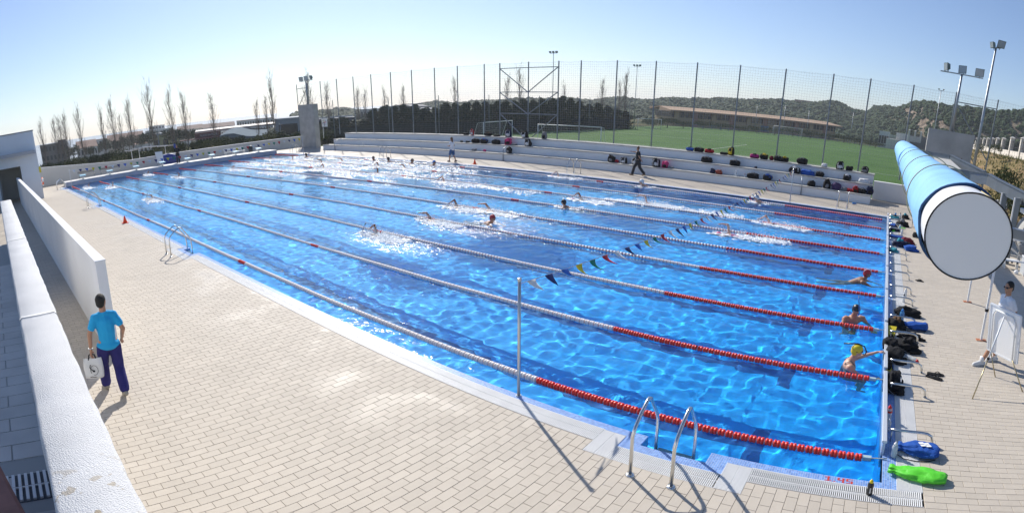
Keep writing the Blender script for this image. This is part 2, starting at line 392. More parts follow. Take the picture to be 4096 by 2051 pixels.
# --- water: real waves, stronger where people swim
SWIM = []      # (x, y, strength) filled from the swimmers' positions
SWP = [(-32.0,2.7),(-46.1,1.4),(-43.2,2.8),(-49,7.3),(-42.3,7.9),(-41.5,12.2),(-14.5,5.2),(-14.2,7.8),(-12.8,9.0),(-14.0,10.5),(-15.6,10.2),(-12.2,13.0),(-12.6,14.9),(-9.9,16.2),(-12.6,20.7),(-18,20.7),(-5.0,12.7),(-4.0,15.5),
       (-42.4,18.2),(-37.1,17.7),(-36,19),(-33.7,15.7),(-33.8,20.4),(-27.4,15.5),(-32.2,20.5),(-29.5,20.4),(-27.3,20.3),(-27.9,18.2),(-21.4,15.1),(-45.6,17.9)]
def ss1(t): t = max(0, min(1, t)); return t*t*(3-2*t)
def churn(x, y):
    s = 0
    for a, b_ in SWP:
        dx = x-a-1.2; d = (dx*dx*.30+(y-b_)**2*1.8)
        if d < 9: s += math.exp(-d*.9)
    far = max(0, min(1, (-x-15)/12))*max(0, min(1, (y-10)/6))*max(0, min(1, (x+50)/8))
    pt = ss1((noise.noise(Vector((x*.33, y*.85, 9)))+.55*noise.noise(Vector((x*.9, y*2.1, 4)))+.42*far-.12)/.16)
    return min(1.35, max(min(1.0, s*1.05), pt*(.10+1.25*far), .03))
CH = []; STEP = .085; nx, ny = int((PX1-PX0)/STEP), int((PY1-PY0)/STEP); vs = []
for j in range(ny+1):
    y = PY0+(PY1-PY0)*j/ny
    for i in range(nx+1):
        x = PX0+(PX1-PX0)*i/nx; c = churn(x, y)
        h = .012*noise.noise(Vector((x*.9+y*.3, y*1.1, 0)))+(.0075+.018*c)*noise.noise(Vector((x*2.1-y*.6, y*2.5, 3)))+(.0098+.019*c)*noise.noise(Vector((x*4.3+y, y*4.9, 7)))+(.0058+.014*c)*noise.noise(Vector((x*7.3-y*2, y*7.7, 11)))
        vs.append((x, y, Z+h)); CH.append(c)
fs = [(j*(nx+1)+i, j*(nx+1)+i+1, (j+1)*(nx+1)+i+1, (j+1)*(nx+1)+i) for j in range(ny) for i in range(nx)]
for c in NOTCH:
    o = len(vs); vs += [(c-.42,-.09,Z),(c+.42,-.09,Z),(c+.42,PY0,Z),(c-.42,PY0,Z)]; fs.append((o,o+1,o+2,o+3))
me = bpy.data.meshes.new('water'); me.from_pydata(vs, [], fs); me.polygons.foreach_set('use_smooth', [True]*len(fs)); me.update()
at_ = me.attributes.new('churn', 'FLOAT', 'POINT'); at_.data.foreach_set('value', CH+[0.0]*(len(vs)-len(CH)))
wm = bpy.data.materials.new('pool_water'); wm.use_nodes = True; n, l = nt(wm); n.remove(n['Principled BSDF'])
gl = n.new('ShaderNodeBsdfGlass'); gl.inputs['IOR'].default_value = 1.33; gl.inputs['Roughness'].default_value = 0; gl.inputs['Color'].default_value = (.70,.97,1,1)
glo = n.new('ShaderNodeBsdfGlossy'); glo.inputs['Roughness'].default_value = .14
geo = n.new('ShaderNodeNewGeometry')
hb = mathn(n, l, 'ADD', noisev(n, l, 6, 3, geo.outputs['Position']), mathn(n, l, 'MULTIPLY', noisev(n, l, 19, 2, geo.outputs['Position']), .35))
ca = n.new('ShaderNodeAttribute'); ca.attribute_name = 'churn'
hb = mathn(n, l, 'MULTIPLY', hb, mathn(n, l, 'ADD', mathn(n, l, 'MULTIPLY', ca.outputs['Fac'], 1.0), .16))
nb = bumpn(n, l, hb, .06, 1, .12); l.new(nb, glo.inputs['Normal'])
fr = n.new('ShaderNodeFresnel'); fr.inputs['IOR'].default_value = 1.33; l.new(nb, fr.inputs['Normal'])
mx = n.new('ShaderNodeMixShader'); l.new(mathn(n, l, 'MULTIPLY', fr.outputs[0], mathn(n, l, 'ADD', mathn(n, l, 'MULTIPLY', ca.outputs['Fac'], .85), .28)), mx.inputs[0]); l.new(gl.outputs[0], mx.inputs[1]); l.new(glo.outputs[0], mx.inputs[2])
l.new(mx.outputs[0], n['Material Output'].inputs[0])
me.materials.append(wm); water = link('water', me, kind='structure'); water.cycles.is_caustics_caster = True
sl.cycles.is_caustics_light = True
# ================================================================== WALLS, BLEACHERS, FENCE, PILLARS
bluegrey = mat('pale_render', (.78,.79,.80), .85, var=.05, scale=.6, bump=.003, bscale=50)
stonecap = mat('stone_coping', (.42,.41,.38), .8, var=.15, scale=3)
greymetal = mat('grey_painted_steel', (.20,.22,.24), .5, .3, var=.1, scale=3)
blackm = mat('matt_black', (.012,.012,.013), .7)
glassd = mat('dark_glass', (.03,.04,.05), .12, 0, .6)
def cm0(n_, c): return mat(n_, c, .5)
# parapet of the terrace, right beside the viewer
t = thing('terrace_parapet', (-8, -5.56, 0), 'rough white rendered parapet running along the left foreground', 'parapet')
stain = bpy.data.materials.new('stained_white_render'); stain.use_nodes = True; n, l = nt(stain); b_ = n['Principled BSDF']; b_.inputs['Roughness'].default_value = .92
pos = n.new('ShaderNodeNewGeometry').outputs['Position']; sp = n.new('ShaderNodeSeparateXYZ'); l.new(pos, sp.inputs[0])
mr = n.new('ShaderNodeMapRange'); mr.inputs[1].default_value = -2.75; mr.inputs[2].default_value = -2.3; l.new(sp.outputs[0], mr.inputs[0])
sp1 = mathn(n, l, 'MULTIPLY', ramp(n, l, noisev(n, l, 16, 3, pos), [(.60, (0,0,0)), (.64, (1,1,1))]), mr.outputs[0])
c = ramp(n, l, noisev(n, l, 3, 6, pos), [(.3, (.69,.69,.685)), (.7, (.77,.77,.765))])
c = mix(n, l, c, (.42,.33,.20), mathn(n, l, 'MULTIPLY', sp1, .8)); l.new(c, b_.inputs['Base Color'])
l.new(bumpn(n, l, mathn(n, l, 'ADD', noisev(n, l, 150, 4, pos), mathn(n, l, 'MULTIPLY', noisev(n, l, 9, 3, pos), .3)), .009), b_.inputs['Normal'])
def rough_block(x0, x1, y0, y1, z0, z1, nseg, seed):
    m = MB(); sec = []
    for i in range(nseg+1):
        x = lerp(x0, x1, i/nseg); j = lambda k, a=.007: a*noise.noise(Vector((x*7, k*5.3, seed)))
        r = .018
        sec.append([(x,y0+j(1),z0),(x,y0+j(1),z1-r+j(2)),(x,y0+r+j(3),z1+j(4,.004)),(x,(y0+y1)/2,z1+j(5,.005)),(x,y1-r+j(6),z1+j(7,.004)),(x,y1+j(8),z1-r+j(9)),(x,y1+j(8),z0)])
    vs = [p for s_ in sec for p in s_]; k = 7
    fs = [(i*k+a, i*k+a+1, (i+1)*k+a+1, (i+1)*k+a) for i in range(nseg) for a in range(6)]+[tuple(range(7)), tuple(nseg*k+a for a in range(7))[::-1]]
    return m.add(vs, fs)
for i, (a, c_) in enumerate(((-1.3, -4.80), (-4.806, -8.6), (-8.606, -12.4), (-12.406, -15.2))):
    part('wall_segment', rough_block(a, c_, -5.715, -5.425, 0, 2.90, 70, i), stain, t, True, True)
# terrace floor in the shade behind it, with a drain
slate = mat('grey_paving', (.62,.59,.55), .7, var=.12, scale=2)
b = MB(); b.box(-15, -1, -9, -5.72, 1.2, 1.79); terr = struct('terrace_floor', b, mat('light_grout', (.42,.42,.40), .9))
for i in range(44):
    X = -1.3-i*.25
    for j in range(6):
        y1 = -5.73-j*.5+(.25 if i % 2 else 0); y0 = y1-.5
        if y1 > -5.73: y1 = -5.73
        if y1-y0 < .05: continue
        if -4.31 < X < -3.70 and j < 2 and y0 > -6.3: continue
        b = MB(); g = .006; b.bbox(X-.25+g, X-g, y0+g, y1-g, 1.78, 1.80, .003); struct('paving_slab', b, slate, terr)
t = thing('drain_grating', (-4.1, -5.9, 1.79), 'white slotted drain grating in the shaded terrace floor', 'grating')
b = MB(); b.box(-4.32, -3.95, -6.4, -5.735, 1.791, 1.793); part('channel', b, darkgap, t, world=True)
b = MB()
for i in range(14):
    y = -5.75-i*.045
    b.box(-4.31, -4.14, y-.022, y, 1.794, 1.812); b.box(-4.13, -3.96, y-.022, y, 1.794, 1.812)
b.box(-4.14, -4.13, -6.4, -5.74, 1.794, 1.808); part('slats', b, whiteplastic, t, world=True)
# terracotta handrail block at the lower left corner
b = MB(); b.bbox(-2.9, -1.0, -6.3, -5.80, 0, .02, .005)
one('terracotta_handrail', MB().bbox(-.75, .75, -.10, .085, -.45, .45, .02), mat('terracotta_paint', (.34,.15,.11), .7, var=.2, scale=8), (-3.1, -5.99, 2.05), 'blurred terracotta handrail in the lower left corner', 'handrail', rot=(0, 0, R(12.4)))
# long low white wall between deck and walkway
t = thing('dividing_wall', (-27, -4.11, 0), 'long white rendered wall dividing walkway from pool deck', 'wall')
part('wall_body', MB().bbox(-43.4, -10.5, -4.21, -4.02, 0, 1.90, .004), whiterender, t, world=True)
part('wall_top', MB().bbox(-43.4, -10.49, -4.218, -4.012, 1.90, 1.93, .006), whiterender, t, world=True)
# changing-room building at the far left
t = thing('changing_building', (-45, -6, 0), 'white changing room building with open door at the far left', 'building')
m = MB(); X = -43.5
m.box(X-.3, X, -3.75, -2.35, 0, 5.25).box(X-.3, X, -30, -5.55, 0, 5.25).box(X-.3, X, -5.55, -3.75, 2.75, 5.25).box(-60, X-.3, -2.65, -2.35, 0, 5.25).box(-60, X-.3, -30, -2.65, 5.1, 5.24)
part('wall', m, mat('cool_white_render', (.74,.77,.80), .85, var=.05, scale=.5), t, world=True)
part('roof_edge', MB().box(-60, X+.05, -30, -2.30, 5.25, 5.33), greymetal, t, world=True)
part('canopy_slab', MB().bbox(X+.001, X+.75, -30, -2.45, 3.55, 3.80, .01), mat('canopy_grey', (.42,.43,.45), .8), t, world=True)
part('upper_storey', MB().box(-58, -48.5, -30, -5.0, 5.34, 6.5), MATS['cool_white_render'], t, world=True)
d = part('door', MB().box(X-1.25, X-.1, -5.50, -5.45, 0, 2.7), mat('grey_door', (.36,.42,.47), .5), t, world=True)
part('handle', MB().box(X-1.1, X-.98, -5.45, -5.40, 1.0, 1.05), steel, d, world=True)
part('door_sign', MB().box(X-.8, X-.6, -5.449, -5.443, 1.75, 2.0), mat('sign_brown', (.16,.08,.07), .6), d, world=True)
part('inner_wall', MB().box(-47, -46.8, -8, -2.7, 0, 2.8).box(-47, X-.31, -3.74, -3.65, 0, 2.8), mat('inner_grey', (.45,.45,.44), .8), t, world=True)
lb = thing('lifebuoy', (X-.6, -2.25, 1.25), 'orange and white lifebuoy hung on the building corner', 'lifebuoy')
for q in range(8):
    a0, a1 = q*math.pi/4, (q+1)*math.pi/4
    part('orange_segment' if q % 2 else 'white_segment', MB().tube([(.28*math.cos(lerp(a0,a1,s/4)), .03, .28*math.sin(lerp(a0,a1,s/4))) for s in range(5)], .06, 8), cm0('lifebuoy_orange', (.75,.12,.03)) if q % 2 else whiteplastic, lb, True)
one('fire_bucket', MB().lathe([(.13,0),(.17,.30),(.16,.30),(.125,.03)], 14), mat('bucket_red', (.5,.03,.02), .5), (-44.3, -4.05, .0), 'red bucket inside the open doorway', 'bucket')
one('yellow_sign', MB().box(-.02,.02,-.04,.12,0,.45), mat('sign_yellow', (.75,.62,.05), .5), (X+.02, -2.35, 2.0), 'small yellow sign on the building corner', 'sign')
# left boundary wall, its top stepping down
t = thing('boundary_wall', (-55.6, 12, 0), 'pale rendered boundary wall behind the starting blocks', 'wall')
prof = [(-3.0,1.95),(-.4,1.73),(1.6,1.54),(3.65,1.36),(5.7,1.19),(7.8,1.08),(10.2,1.10),(20,1.12),(29,1.15)]
poly = [(-55.6, prof[0][0], 0)]+[(-55.6, y, z_) for y, z_ in prof]+[(-55.6, 29, 0)]
part('wall_body', MB().prism(poly, (.3,0,0)), mat('warm_white_render', (.66,.64,.60), .85, var=.06, scale=.6), t, world=True)
m = MB()
for (y0, z0), (y1, z1) in zip(prof, prof[1:]): m.add([(-55.65,y0,z0),(-55.25,y0,z0),(-55.25,y1,z1),(-55.65,y1,z1),(-55.65,y0,z0+.06),(-55.25,y0,z0+.06),(-55.25,y1,z1+.06),(-55.65,y1,z1+.06)], [(0,1,2,3),(4,7,6,5),(0,4,5,1),(1,5,6,2),(2,6,7,3),(3,7,4,0)])
part('coping', m, whiterender, t, world=True)
# raised starting platform
t = thing('starting_platform', (-50.7, 10.7, 0), 'raised concrete starting platform along the left pool end', 'platform')
part('body', MB().bbox(-51.6, -50.0, .25, 21.15, -.3, .355, .01), mat('platform_grey', (.50,.52,.55), .7, var=.1, scale=2), t, world=True)
part('top_slabs', MB().box(-51.65, -49.96, .22, 21.18, .356, .40), mat('platform_top', (.66,.64,.60), .6, var=.08, scale=3), t, world=True)
# bleachers: three white steps with stone copings
t = thing('bleachers', (-24, 26, 0), 'three tier white concrete bleachers along the far pool side', 'bleachers')
SX = -1.1; stepx = (-47.75, -47.1, -46.3); steps = [(25.2, 26.05, .46, stepx[0]), (26.05, 26.9, .98, stepx[1]), (26.9, 27.75, 1.50, stepx[2])]
for k, (y0, y1, zt, xl) in enumerate(steps):
    st = part('step', MB().box(xl, SX, y0+.03*(k > 0), y1 if k == 2 else 27.75-.002*k, 0 if k == 0 else steps[k-1][2]+.0605, zt), bluegrey, t, world=True)
    nslab = 23
    for i in range(nslab):
        a, c_ = lerp(xl-.03, SX+.04, i/nslab), lerp(xl-.03, SX+.04, (i+1)/nslab)
        part('coping_slab', MB().bbox(a+.008, c_-.008, y0-.03, (steps[k+1][0]+.028 if k < 2 else y1+.02), zt, zt+.06, .006), stonecap, st, world=True)
t = thing('low_wall', (4, 27.9, 0), 'low white wall right of the bleachers under the fence', 'wall')
part('wall_body', MB().box(SX+.05, 14, 27.78, 28.05, 0, 1.06), whiterender, t, world=True); part('coping', MB().box(SX+.05, 14, 27.74, 28.09, 1.06, 1.12), whiterender, t, world=True)
for i, x in enumerate((-45.6, -25.2, -4.95)):
    r_ = thing('bleacher_handrail', (x, 25.12, 0), 'steel handrail post at the '+('left end of the', 'middle of the', 'right end of the')[i]+' bleachers', 'handrail', 'handrail posts at the bleachers')
    part('post', MB().tube([(0,0,.02),(0,0,.72),(-.05,.12,.86),(-.12,.5,1.0)], .028, 8), galv, r_, True); part('foot_plate', MB().lathe([(.07,0),(.07,.02)], 12, (0,0,.015)), galv, r_)
# ball-stop fence: posts, bracing, netting
fence = thing('ball_fence', (-24, 27.62, 1.5), 'tall ball-stop fence of grey posts and netting behind the bleachers', 'fence')
fpost = mat('fence_post', (.21,.23,.25), .5, .4, var=.15, scale=4); YF = 27.62; ZT = 7.13
fx = [-55.9,-53.6,-51.1,-48.13,-45.35,-42.6,-39.8,-37.05,-34.3,-31.75,-29.0,-27.5,-24.9,-22.37,-20.6,-17.92,-15.2,-12.49,-9.8,-7.05,-4.25,-2.1,.4,2.9,5.4,8.1,10.8,13.5]
m = MB().lathe([(.042,0),(.042,ZT-1.4),(.0,ZT-1.38)], 8); pm = m.mesh('post'); pm.materials.append(fpost)
for x in fx: link('post', pm, fence, (x+24, 0, -.1))
def brace(a, c_): part('brace', MB().bar((a[0],YF-.05,a[1]), (c_[0],YF-.05,c_[1]), .055, .055), fpost, fence, world=True)
for z_ in (6.7, 4.9, 3.3): brace((-27.5, z_), (-24.9, z_)); brace((-24.9, z_), (-22.37, z_))
for (a, c_) in (((-27.45,6.68),(-24.95,4.92)),((-24.85,4.92),(-22.4,6.68)),((-27.45,4.88),(-24.95,3.32)),((-24.85,3.32),(-22.4,4.88)),((-27.45,3.28),(-25.3,1.6)),((-24.5,1.6),(-22.4,3.28))): brace(a, c_)
for z_ in (6.6, 4.4, 4.0): brace((-55.9, z_), (-53.6, z_))
brace((-55.8,4.45), (-53.7,6.55)); brace((2.9,6.55),(5.4,6.55)); brace((2.95,6.5),(5.35,3.4)); brace((2.95,2.2),(5.35,2.2)); brace((2.95,5.0),(5.35,2.3))
netm = mat('net_cord', (.30,.32,.33), .8)
m = MB(); w = .0062
for i in range(int(69.5/.16)):
    x = -55.9+i*.16; z0 = 1.6 if -46.2 < x < -1.1 else 1.2; sag = .09*abs(math.sin(i*.18)); m.add([(x-w/2,YF,z0),(x+w/2,YF,z0),(x+w/2,YF,ZT-.02-sag),(x-w/2,YF,ZT-.02-sag),(x,YF+w,z0),(x,YF+w,ZT-.02-sag)], [(0,1,2,3),(1,4,5,2),(4,0,3,5)])
for j in range(int(5.5/.16)+2):
    z_ = 1.6+j*.16
    if z_ > ZT-.05: z_ = ZT-.05
    for x0, x1 in zip(fx, fx[1:]):
        sg = .05 if j > 30 else .015; xm = (x0+x1)/2
        for a, c_, za, zb in ((x0, xm, z_, z_-sg), (xm, x1, z_-sg, z_)): m.add([(a,YF,za-w/2),(c_,YF,zb-w/2),(c_,YF,zb+w/2),(a,YF,za+w/2),(a,YF+w,za),(c_,YF+w,zb)], [(0,1,2,3),(0,4,5,1),(4,3,2,5)])
part('netting', m, netm, fence, world=True, kind='stuff')
# concrete pillars with floodlights
lampg = mat('floodlight_green', (.13,.18,.17), .4, .3); lampglass = mat('floodlight_glass', (.35,.40,.42), .1, 0, .8)
def floodlight(parent, c, aim, s=.42):
    m = MB(); d = Vector(aim).normalized(); x = d.cross(Vector((0,0,1))).normalized(); u = x.cross(d)
    c = Vector(c); q = part('floodlight', MB().add([c+x*a*s*.55+u*b_*s*.5+d*.0 for a, b_ in ((-1,-1),(1,-1),(1,1),(-1,1))]+[c+x*a*s*.32+u*b_*s*.3-d*s*.45 for a, b_ in ((-1,-1),(1,-1),(1,1),(-1,1))], [(3,2,1,0),(4,5,6,7),(0,1,5,4),(1,2,6,5),(2,3,7,6),(3,0,4,7)]), lampg, parent)
    part('lamp_glass', MB().obox(c+d*.012, x*s*.48, u*s*.43, d*.008), lampglass, q); part('bracket', MB().bar(c-u*s*.75-d*.1, c-u*s*.3-d*.15, .04), lampg, q)
def light_pillar(x0, x1, y0, y1, ht, poleh, label, aims, bar):
    t = thing('floodlight_pillar', ((x0+x1)/2, (y0+y1)/2, 0), label, 'pillar', 'concrete floodlight pillars'); hx, hy = (x1-x0)/2, (y1-y0)/2
    m = MB().bbox(-hx, hx, -hy, hy, 0, ht, .01); part('concrete_slab', m, concrete, t)
    for a, b_ in ((-.6,.35),(.6,.35),(-.6,.7),(.6,.7)): part('form_tie_hole', MB().lathe([(.03,0),(.03,.01)], 8, (a*hx, -hy-.008, b_*ht), 'y'), mat('rust', (.20,.10,.05), .9), t)
    part('pole', MB().tube([(0,0,ht),(0,0,poleh)], [.09,.06], 10), galv, t, True)
    part('cross_arm', MB().bar((-bar,0,poleh), (bar,0,poleh), .09, .06), galv, t)
    for fx_, aim in aims: floodlight(t, (fx_, -.05, poleh+.28), aim, .46)
    return t
light_pillar(-53.6, -50.7, 26.25, 26.85, 4.72, 7.28, 'grey concrete pillar with three floodlights at the left end', [(-.85,(.6,-1,-.25)),(.15,(.6,-1,-.25)),(1.0,(-.3,-1,-.25))], 1.25)
light_pillar(1.55, 4.15, 25.9, 26.4, 4.72, 8.05, 'pale concrete slab with floodlight mast at the right end', [(-.95,(-1,-.35,-.2)),(-.02,(-.7,-1,-.25)),(.95,(-.3,-1,-.2))], 1.2)
# ================================================================== GROUND, FIELD, HILLS, TOWN, SEA
VX, VY, VZ = -0.6047, -5.6892, 4.198
def pol(az, d, z=0): a = R(az); return (VX+d*math.sin(a), VY+d*math.cos(a), z)
def interp(tab, x):
    if x <= tab[0][0]: return tab[0][1]
    for (a, u), (b_, v) in zip(tab, tab[1:]):
        if x <= b_: return lerp(u, v, (x-a)/(b_-a))
    return tab[-1][1]
RIDGE = [(-180,-2.0),(-100,-6),(-66,-6),(-62,-1.4),(-59.6,-.36),(-57,-.4),(-54.7,-.45),(-52,-.8),(-47,-.35),(-45,-.18),(-42.5,-.3),(-40,-.1),(-36,-.05),(-32,.1),(-26.5,.40),(-23.9,.5),(-21,.75),(-18,.95),(-15,1.15),(-12,1.35),(-8,1.6),(-6,1.85),(-3.7,1.45),(-2.5,1.5),(-1.5,2.1),(.3,2.35),(1.9,2.95),(3.1,3.1),(5,3.0),(7,3.25),(8.5,3.6),(11,3.6),(14,3.9),(20,4.2),(40,4),(90,0),(180,-2)]
SLOPE = [(0,-2.9),(57,-2.9),(62,-.4),(100,-.6),(150,-2.2),(250,-7),(400,-14),(700,-28),(1200,-50),(1800,-64),(6000,-70)]
def ss(t): t = max(0, min(1, t)); return t*t*(3-2*t)
def tz_(az, d):
    base = interp(SLOPE, d)
    k = ss((az+64)/6)*(1-ss((az-120)/40))                          # the hill side of the valley
    rd = lerp(430, 300, ss((az+2)/8)); rz = VZ+rd*math.tan(R(interp(RIDGE, az)))
    flat = -1.3 if d > 60 else -2.9
    st = lerp(235, 205, ss((az+2)/6)); t = (d-st)/(rd-st)
    sh = ss(t) if az < 0 else lerp(ss(t), ss((t-.35)/.45), ss((az-1)/3))    # a steeper, rocky face on the right
    hill = lerp(flat, rz, sh) if d < rd else rz-(d-rd)*.02
    hill += 2.2*noise.noise(Vector((az*.35, d*.02, 1)))*sh
    if az > 1 and 0 < t < 1.05: hill += sh*(1-abs(sh-.5))*2.0*noise.noise(Vector((az*1.6, d*.05, 4)))
    return lerp(base, hill, k)
azs = [-180+i*5 for i in range(14)]+[-112+i*.6 for i in range(255)]+[42+i*6 for i in range(24)]
ds = [0,30,52,57,60,62,66,72,80,90,100,112,125,140]+[150+i*7 for i in range(44)]+[470,520,600,720,880,1100,1400,1700,1800]
m = MB(); na = len(azs)
for d in ds:
    for az in azs: m.v.append(pol(az, max(d, .01), tz_(az, d)))
for i in range(len(ds)-1):
    for j in range(na):
        j2 = (j+1) % na; m.f.append((i*na+j, i*na+j2, (i+1)*na+j2, (i+1)*na+j)); m.mi.append(0)
hm = bpy.data.materials.new('hillside'); hm.use_nodes = True; MATS['hillside'] = hm; n, l = nt(hm); b_ = n['Principled BSDF']; b_.inputs['Roughness'].default_value = .95; b_.inputs['Specular IOR Level'].default_value = .1
g_ = n.new('ShaderNodeNewGeometry'); pos = g_.outputs['Position']
c = ramp(n, l, noisev(n, l, .06, 8, pos, .7), [(.35, (.035,.055,.02)), (.55, (.10,.105,.045)), (.7, (.23,.17,.085))])
rock = ramp(n, l, noisev(n, l, .25, 8, pos, .75), [(.35, (.10,.075,.055)), (.5, (.26,.20,.15)), (.68, (.42,.35,.27))])
nz = n.new('ShaderNodeSeparateXYZ'); l.new(g_.outputs['Normal'], nz.inputs[0])
steep = ramp(n, l, nz.outputs['Z'], [(.74, (1,1,1)), (.90, (0,0,0))])
l.new(mix(n, l, c, rock, steep), b_.inputs['Base Color']); l.new(bumpn(n, l, noisev(n, l, .5, 8, pos, .7), 1.6), b_.inputs['Normal'])
struct('terrain', m, hm, smooth=True)
seam = mat('sea', (.03,.07,.11), .25, 0, .5); n, l = nt(seam); l.new(bumpn(n, l, noisev(n, l, .05, 5), 1.0), n['Principled BSDF'].inputs['Normal'])
m = MB(); k = 64
m.v = [(VX,VY,-60)]+[(VX+26000*math.cos(2*math.pi*i/k), VY+26000*math.sin(2*math.pi*i/k), -60) for i in range(k)]; m.f = [(0, 1+i, 1+(i+1) % k) for i in range(k)]; m.mi = [0]*k
struct('sea', m, seam)
# --- football field
turf = bpy.data.materials.new('turf'); turf.use_nodes = True; n, l = nt(turf); b_ = n['Principled BSDF']; b_.inputs['Roughness'].default_value = .9; b_.inputs['Specular IOR Level'].default_value = .15
pos = n.new('ShaderNodeNewGeometry').outputs['Position']
c = ramp(n, l, noisev(n, l, .12, 6, pos, .6), [(.3, (.055,.125,.028)), (.7, (.085,.165,.042))])
c2 = mix(n, l, c, (.12,.12,.05), mathn(n, l, 'MULTIPLY', ramp(n, l, noisev(n, l, .5, 6, pos, .7), [(.58, (0,0,0)), (.8, (1,1,1))]), .5))
l.new(c2, b_.inputs['Base Color']); l.new(bumpn(n, l, noisev(n, l, 30, 3, pos), .03), b_.inputs['Normal'])
FZ = -.70
m = MB(); fp = [(-62,28.4),(14,28.4),(13,60),(4,152),(-28,152),(-56,130),(-54,84),(-66,48)]
m.prism([(x,y,-1.2) for x, y in fp], (0,0,FZ+1.2)); struct('football_field', m, turf)
linem = mat('field_line', (.55,.58,.52), .9)
m = MB()
for a, c_ in (((-52,57.5),(10,57.5)),((2,150),(10,57.5)),((-50,103),(6,103)),((-50,57.5),(-50,80)),((-50,80),(-22,80)),((-22,80),(-22,57.5))):
    m.bar((*a, FZ+.006), (*c_, FZ+.006), .11, .008)
struct('field_marking', m, linem, kind='structure')
# goals
gw = mat('goal_white', (.78,.78,.78), .5); gnet = mat('goal_net', (.55,.55,.55), .9)
def goal(x, y, w, h, rot, label, depth=1.6):
    t = thing('football_goal', (x, y, FZ), label, 'goal', 'football goals', (0,0,rot)); r_ = .042
    for s in (-1, 1): part('post', MB().tube([(s*w/2,0,0),(s*w/2,0,h)], r_, 8), gw, t, True)
    part('crossbar', MB().tube([(-w/2-r_,0,h),(w/2+r_,0,h)], r_, 8), gw, t, True)
    for s in (-1, 1): part('net_stay', MB().tube([(s*w/2,0,h),(s*w/2,depth*.5,h-.1),(s*w/2,depth,0)], .02, 6), gw, t)
    m = MB()
    for i in range(int(w/.3)+1):
        X = -w/2+i*.3; m.tube([(X,depth*.5,h-.12),(X,depth,0)], .005, 3, False)
    for j in range(9):
        q = j/9; m.tube([(-w/2,lerp(depth*.5,depth,q),lerp(h-.12,0,q)),(w/2,lerp(depth*.5,depth,q),lerp(h-.12,0,q))], .005, 3, False)
    part('net', m, gnet, t, kind='stuff')
goal(-32.6, 45.5, 7.32, 2.40, R(8), 'white football goal nearest to the bleachers')
goal(-26.5, 140, 7.6, 2.44, R(176), 'white football goal at the far end of the field')
goal(-47.5, 100, 6.0, 2.2, R(62), 'small goal beside the dark hedge on the left of the field')
goal(-45.0, 49.0, 7.3, 2.4, R(100), 'goal frame in the shade of the hedge behind the scaffold')
# --- foliage kits
def leaf_mat(name, c, c2):
    m = bpy.data.materials.new(name); m.use_nodes = True; MATS[name] = m; n, l = nt(m); b_ = n['Principled BSDF']; b_.inputs['Roughness'].default_value = .75; b_.inputs['Specular IOR Level'].default_value = .2
    g_ = n.new('ShaderNodeNewGeometry'); oi = n.new('ShaderNodeObjectInfo')
    k = mathn(n, l, 'FRACT', mathn(n, l, 'ADD', g_.outputs['Random Per Island'], oi.outputs['Random']))
    l.new(ramp(n, l, k, [(0, c), (1, c2)]), b_.inputs['Base Color']); return m
cyp = leaf_mat('cypress_leaf', (.030,.045,.020), (.085,.095,.042)); bushm = leaf_mat('bush_leaf', (.035,.055,.018), (.11,.125,.045)); pine = leaf_mat('pine_leaf', (.020,.042,.018), (.070,.100,.040)); weed = leaf_mat('weed_leaf', (.10,.13,.03), (.24,.22,.07))
bark = mat('bark', (.19,.16,.13), .9, var=.3, scale=3); twigm = mat('twig', (.22,.175,.145), .9)
def leaves(mb, c, rad, n_, size, rng, up=.0):
    for _ in range(n_):
        while True:
            p = Vector((rng.uniform(-1,1), rng.uniform(-1,1), rng.uniform(-1,1)))
            if .35 < p.length < 1: break
        p = Vector((c[0]+p.x*rad[0], c[1]+p.y*rad[1], c[2]+p.z*rad[2])); s = size*rng.uniform(.6, 1.4)
        u = Vector((rng.gauss(0,1), rng.gauss(0,1), rng.gauss(0,1)+up)).normalized(); v = u.orthogonal().normalized(); w_ = u.cross(v)
        mb.add([p-v*s*.5, p+w_*s*.35+u*s*.3, p+v*s*.5, p-w_*s*.35+u*s*.2], [(0,1,2,3)])
def crown_tree(h, r, kind, seed):
    rng = random.Random(seed); cr = MB(); tr = MB()
    tr.tube([(0,0,0),(.05,0,h*.35),(0,.05,h*.8)], [h*.028, h*.02, h*.006], 7)
    for k in range(6):
        a = rng.uniform(0, 6.28); z0 = h*rng.uniform(.25,.6); tr.tube([(0,0,z0),(math.cos(a)*r*.6, math.sin(a)*r*.6, z0+h*.18)], [h*.01, h*.004], 5)
    if kind == 'cyp':       # dense dark screen tree, ragged top
        for k in range(26):
            q = (k+.5)/26; z_ = h*(.04+.96*q); w_ = r*(1.05-.75*q**1.6)*rng.uniform(.75,1.15); a = rng.uniform(0,6.28); o = w_*.35
            leaves(cr, (math.cos(a)*o, math.sin(a)*o, z_), (w_*.8, w_*.8, h*.075), 60, .30, rng)
    else:
        for k in range(20):
            a = rng.uniform(0,6.28); e = rng.uniform(-.3,1); o = r*rng.uniform(.3,.8); c_ = (math.cos(a)*o, math.sin(a)*o, h*.62+e*h*.27)
            leaves(cr, c_, (r*.42, r*.42, h*.15), 55, h*.06, rng)
    return tr, cr
def plant_tree(name, kinds, x, y, z_, s, label, cat='tree', group=None, rz=None):
    tmn, cmn = kinds
    t = thing(name, (x, y, z_), label, cat, group, (0,0,random.uniform(0,6.28) if rz is None else rz)); t.scale = s if isinstance(s, tuple) else (s,)*3
    link('trunk', tmn, t); link('crown', cmn, t); return t
def kit(mb, m, smooth=False):
    q = mb.mesh('kit', (0,0,0), smooth); q.materials.append(m); return q
CYP = []
for sd_ in range(4):
    a, c_ = crown_tree(4.2, 1.5, 'cyp', sd_); CYP.append((kit(a, bark), kit(c_, cyp)))
PIN = []
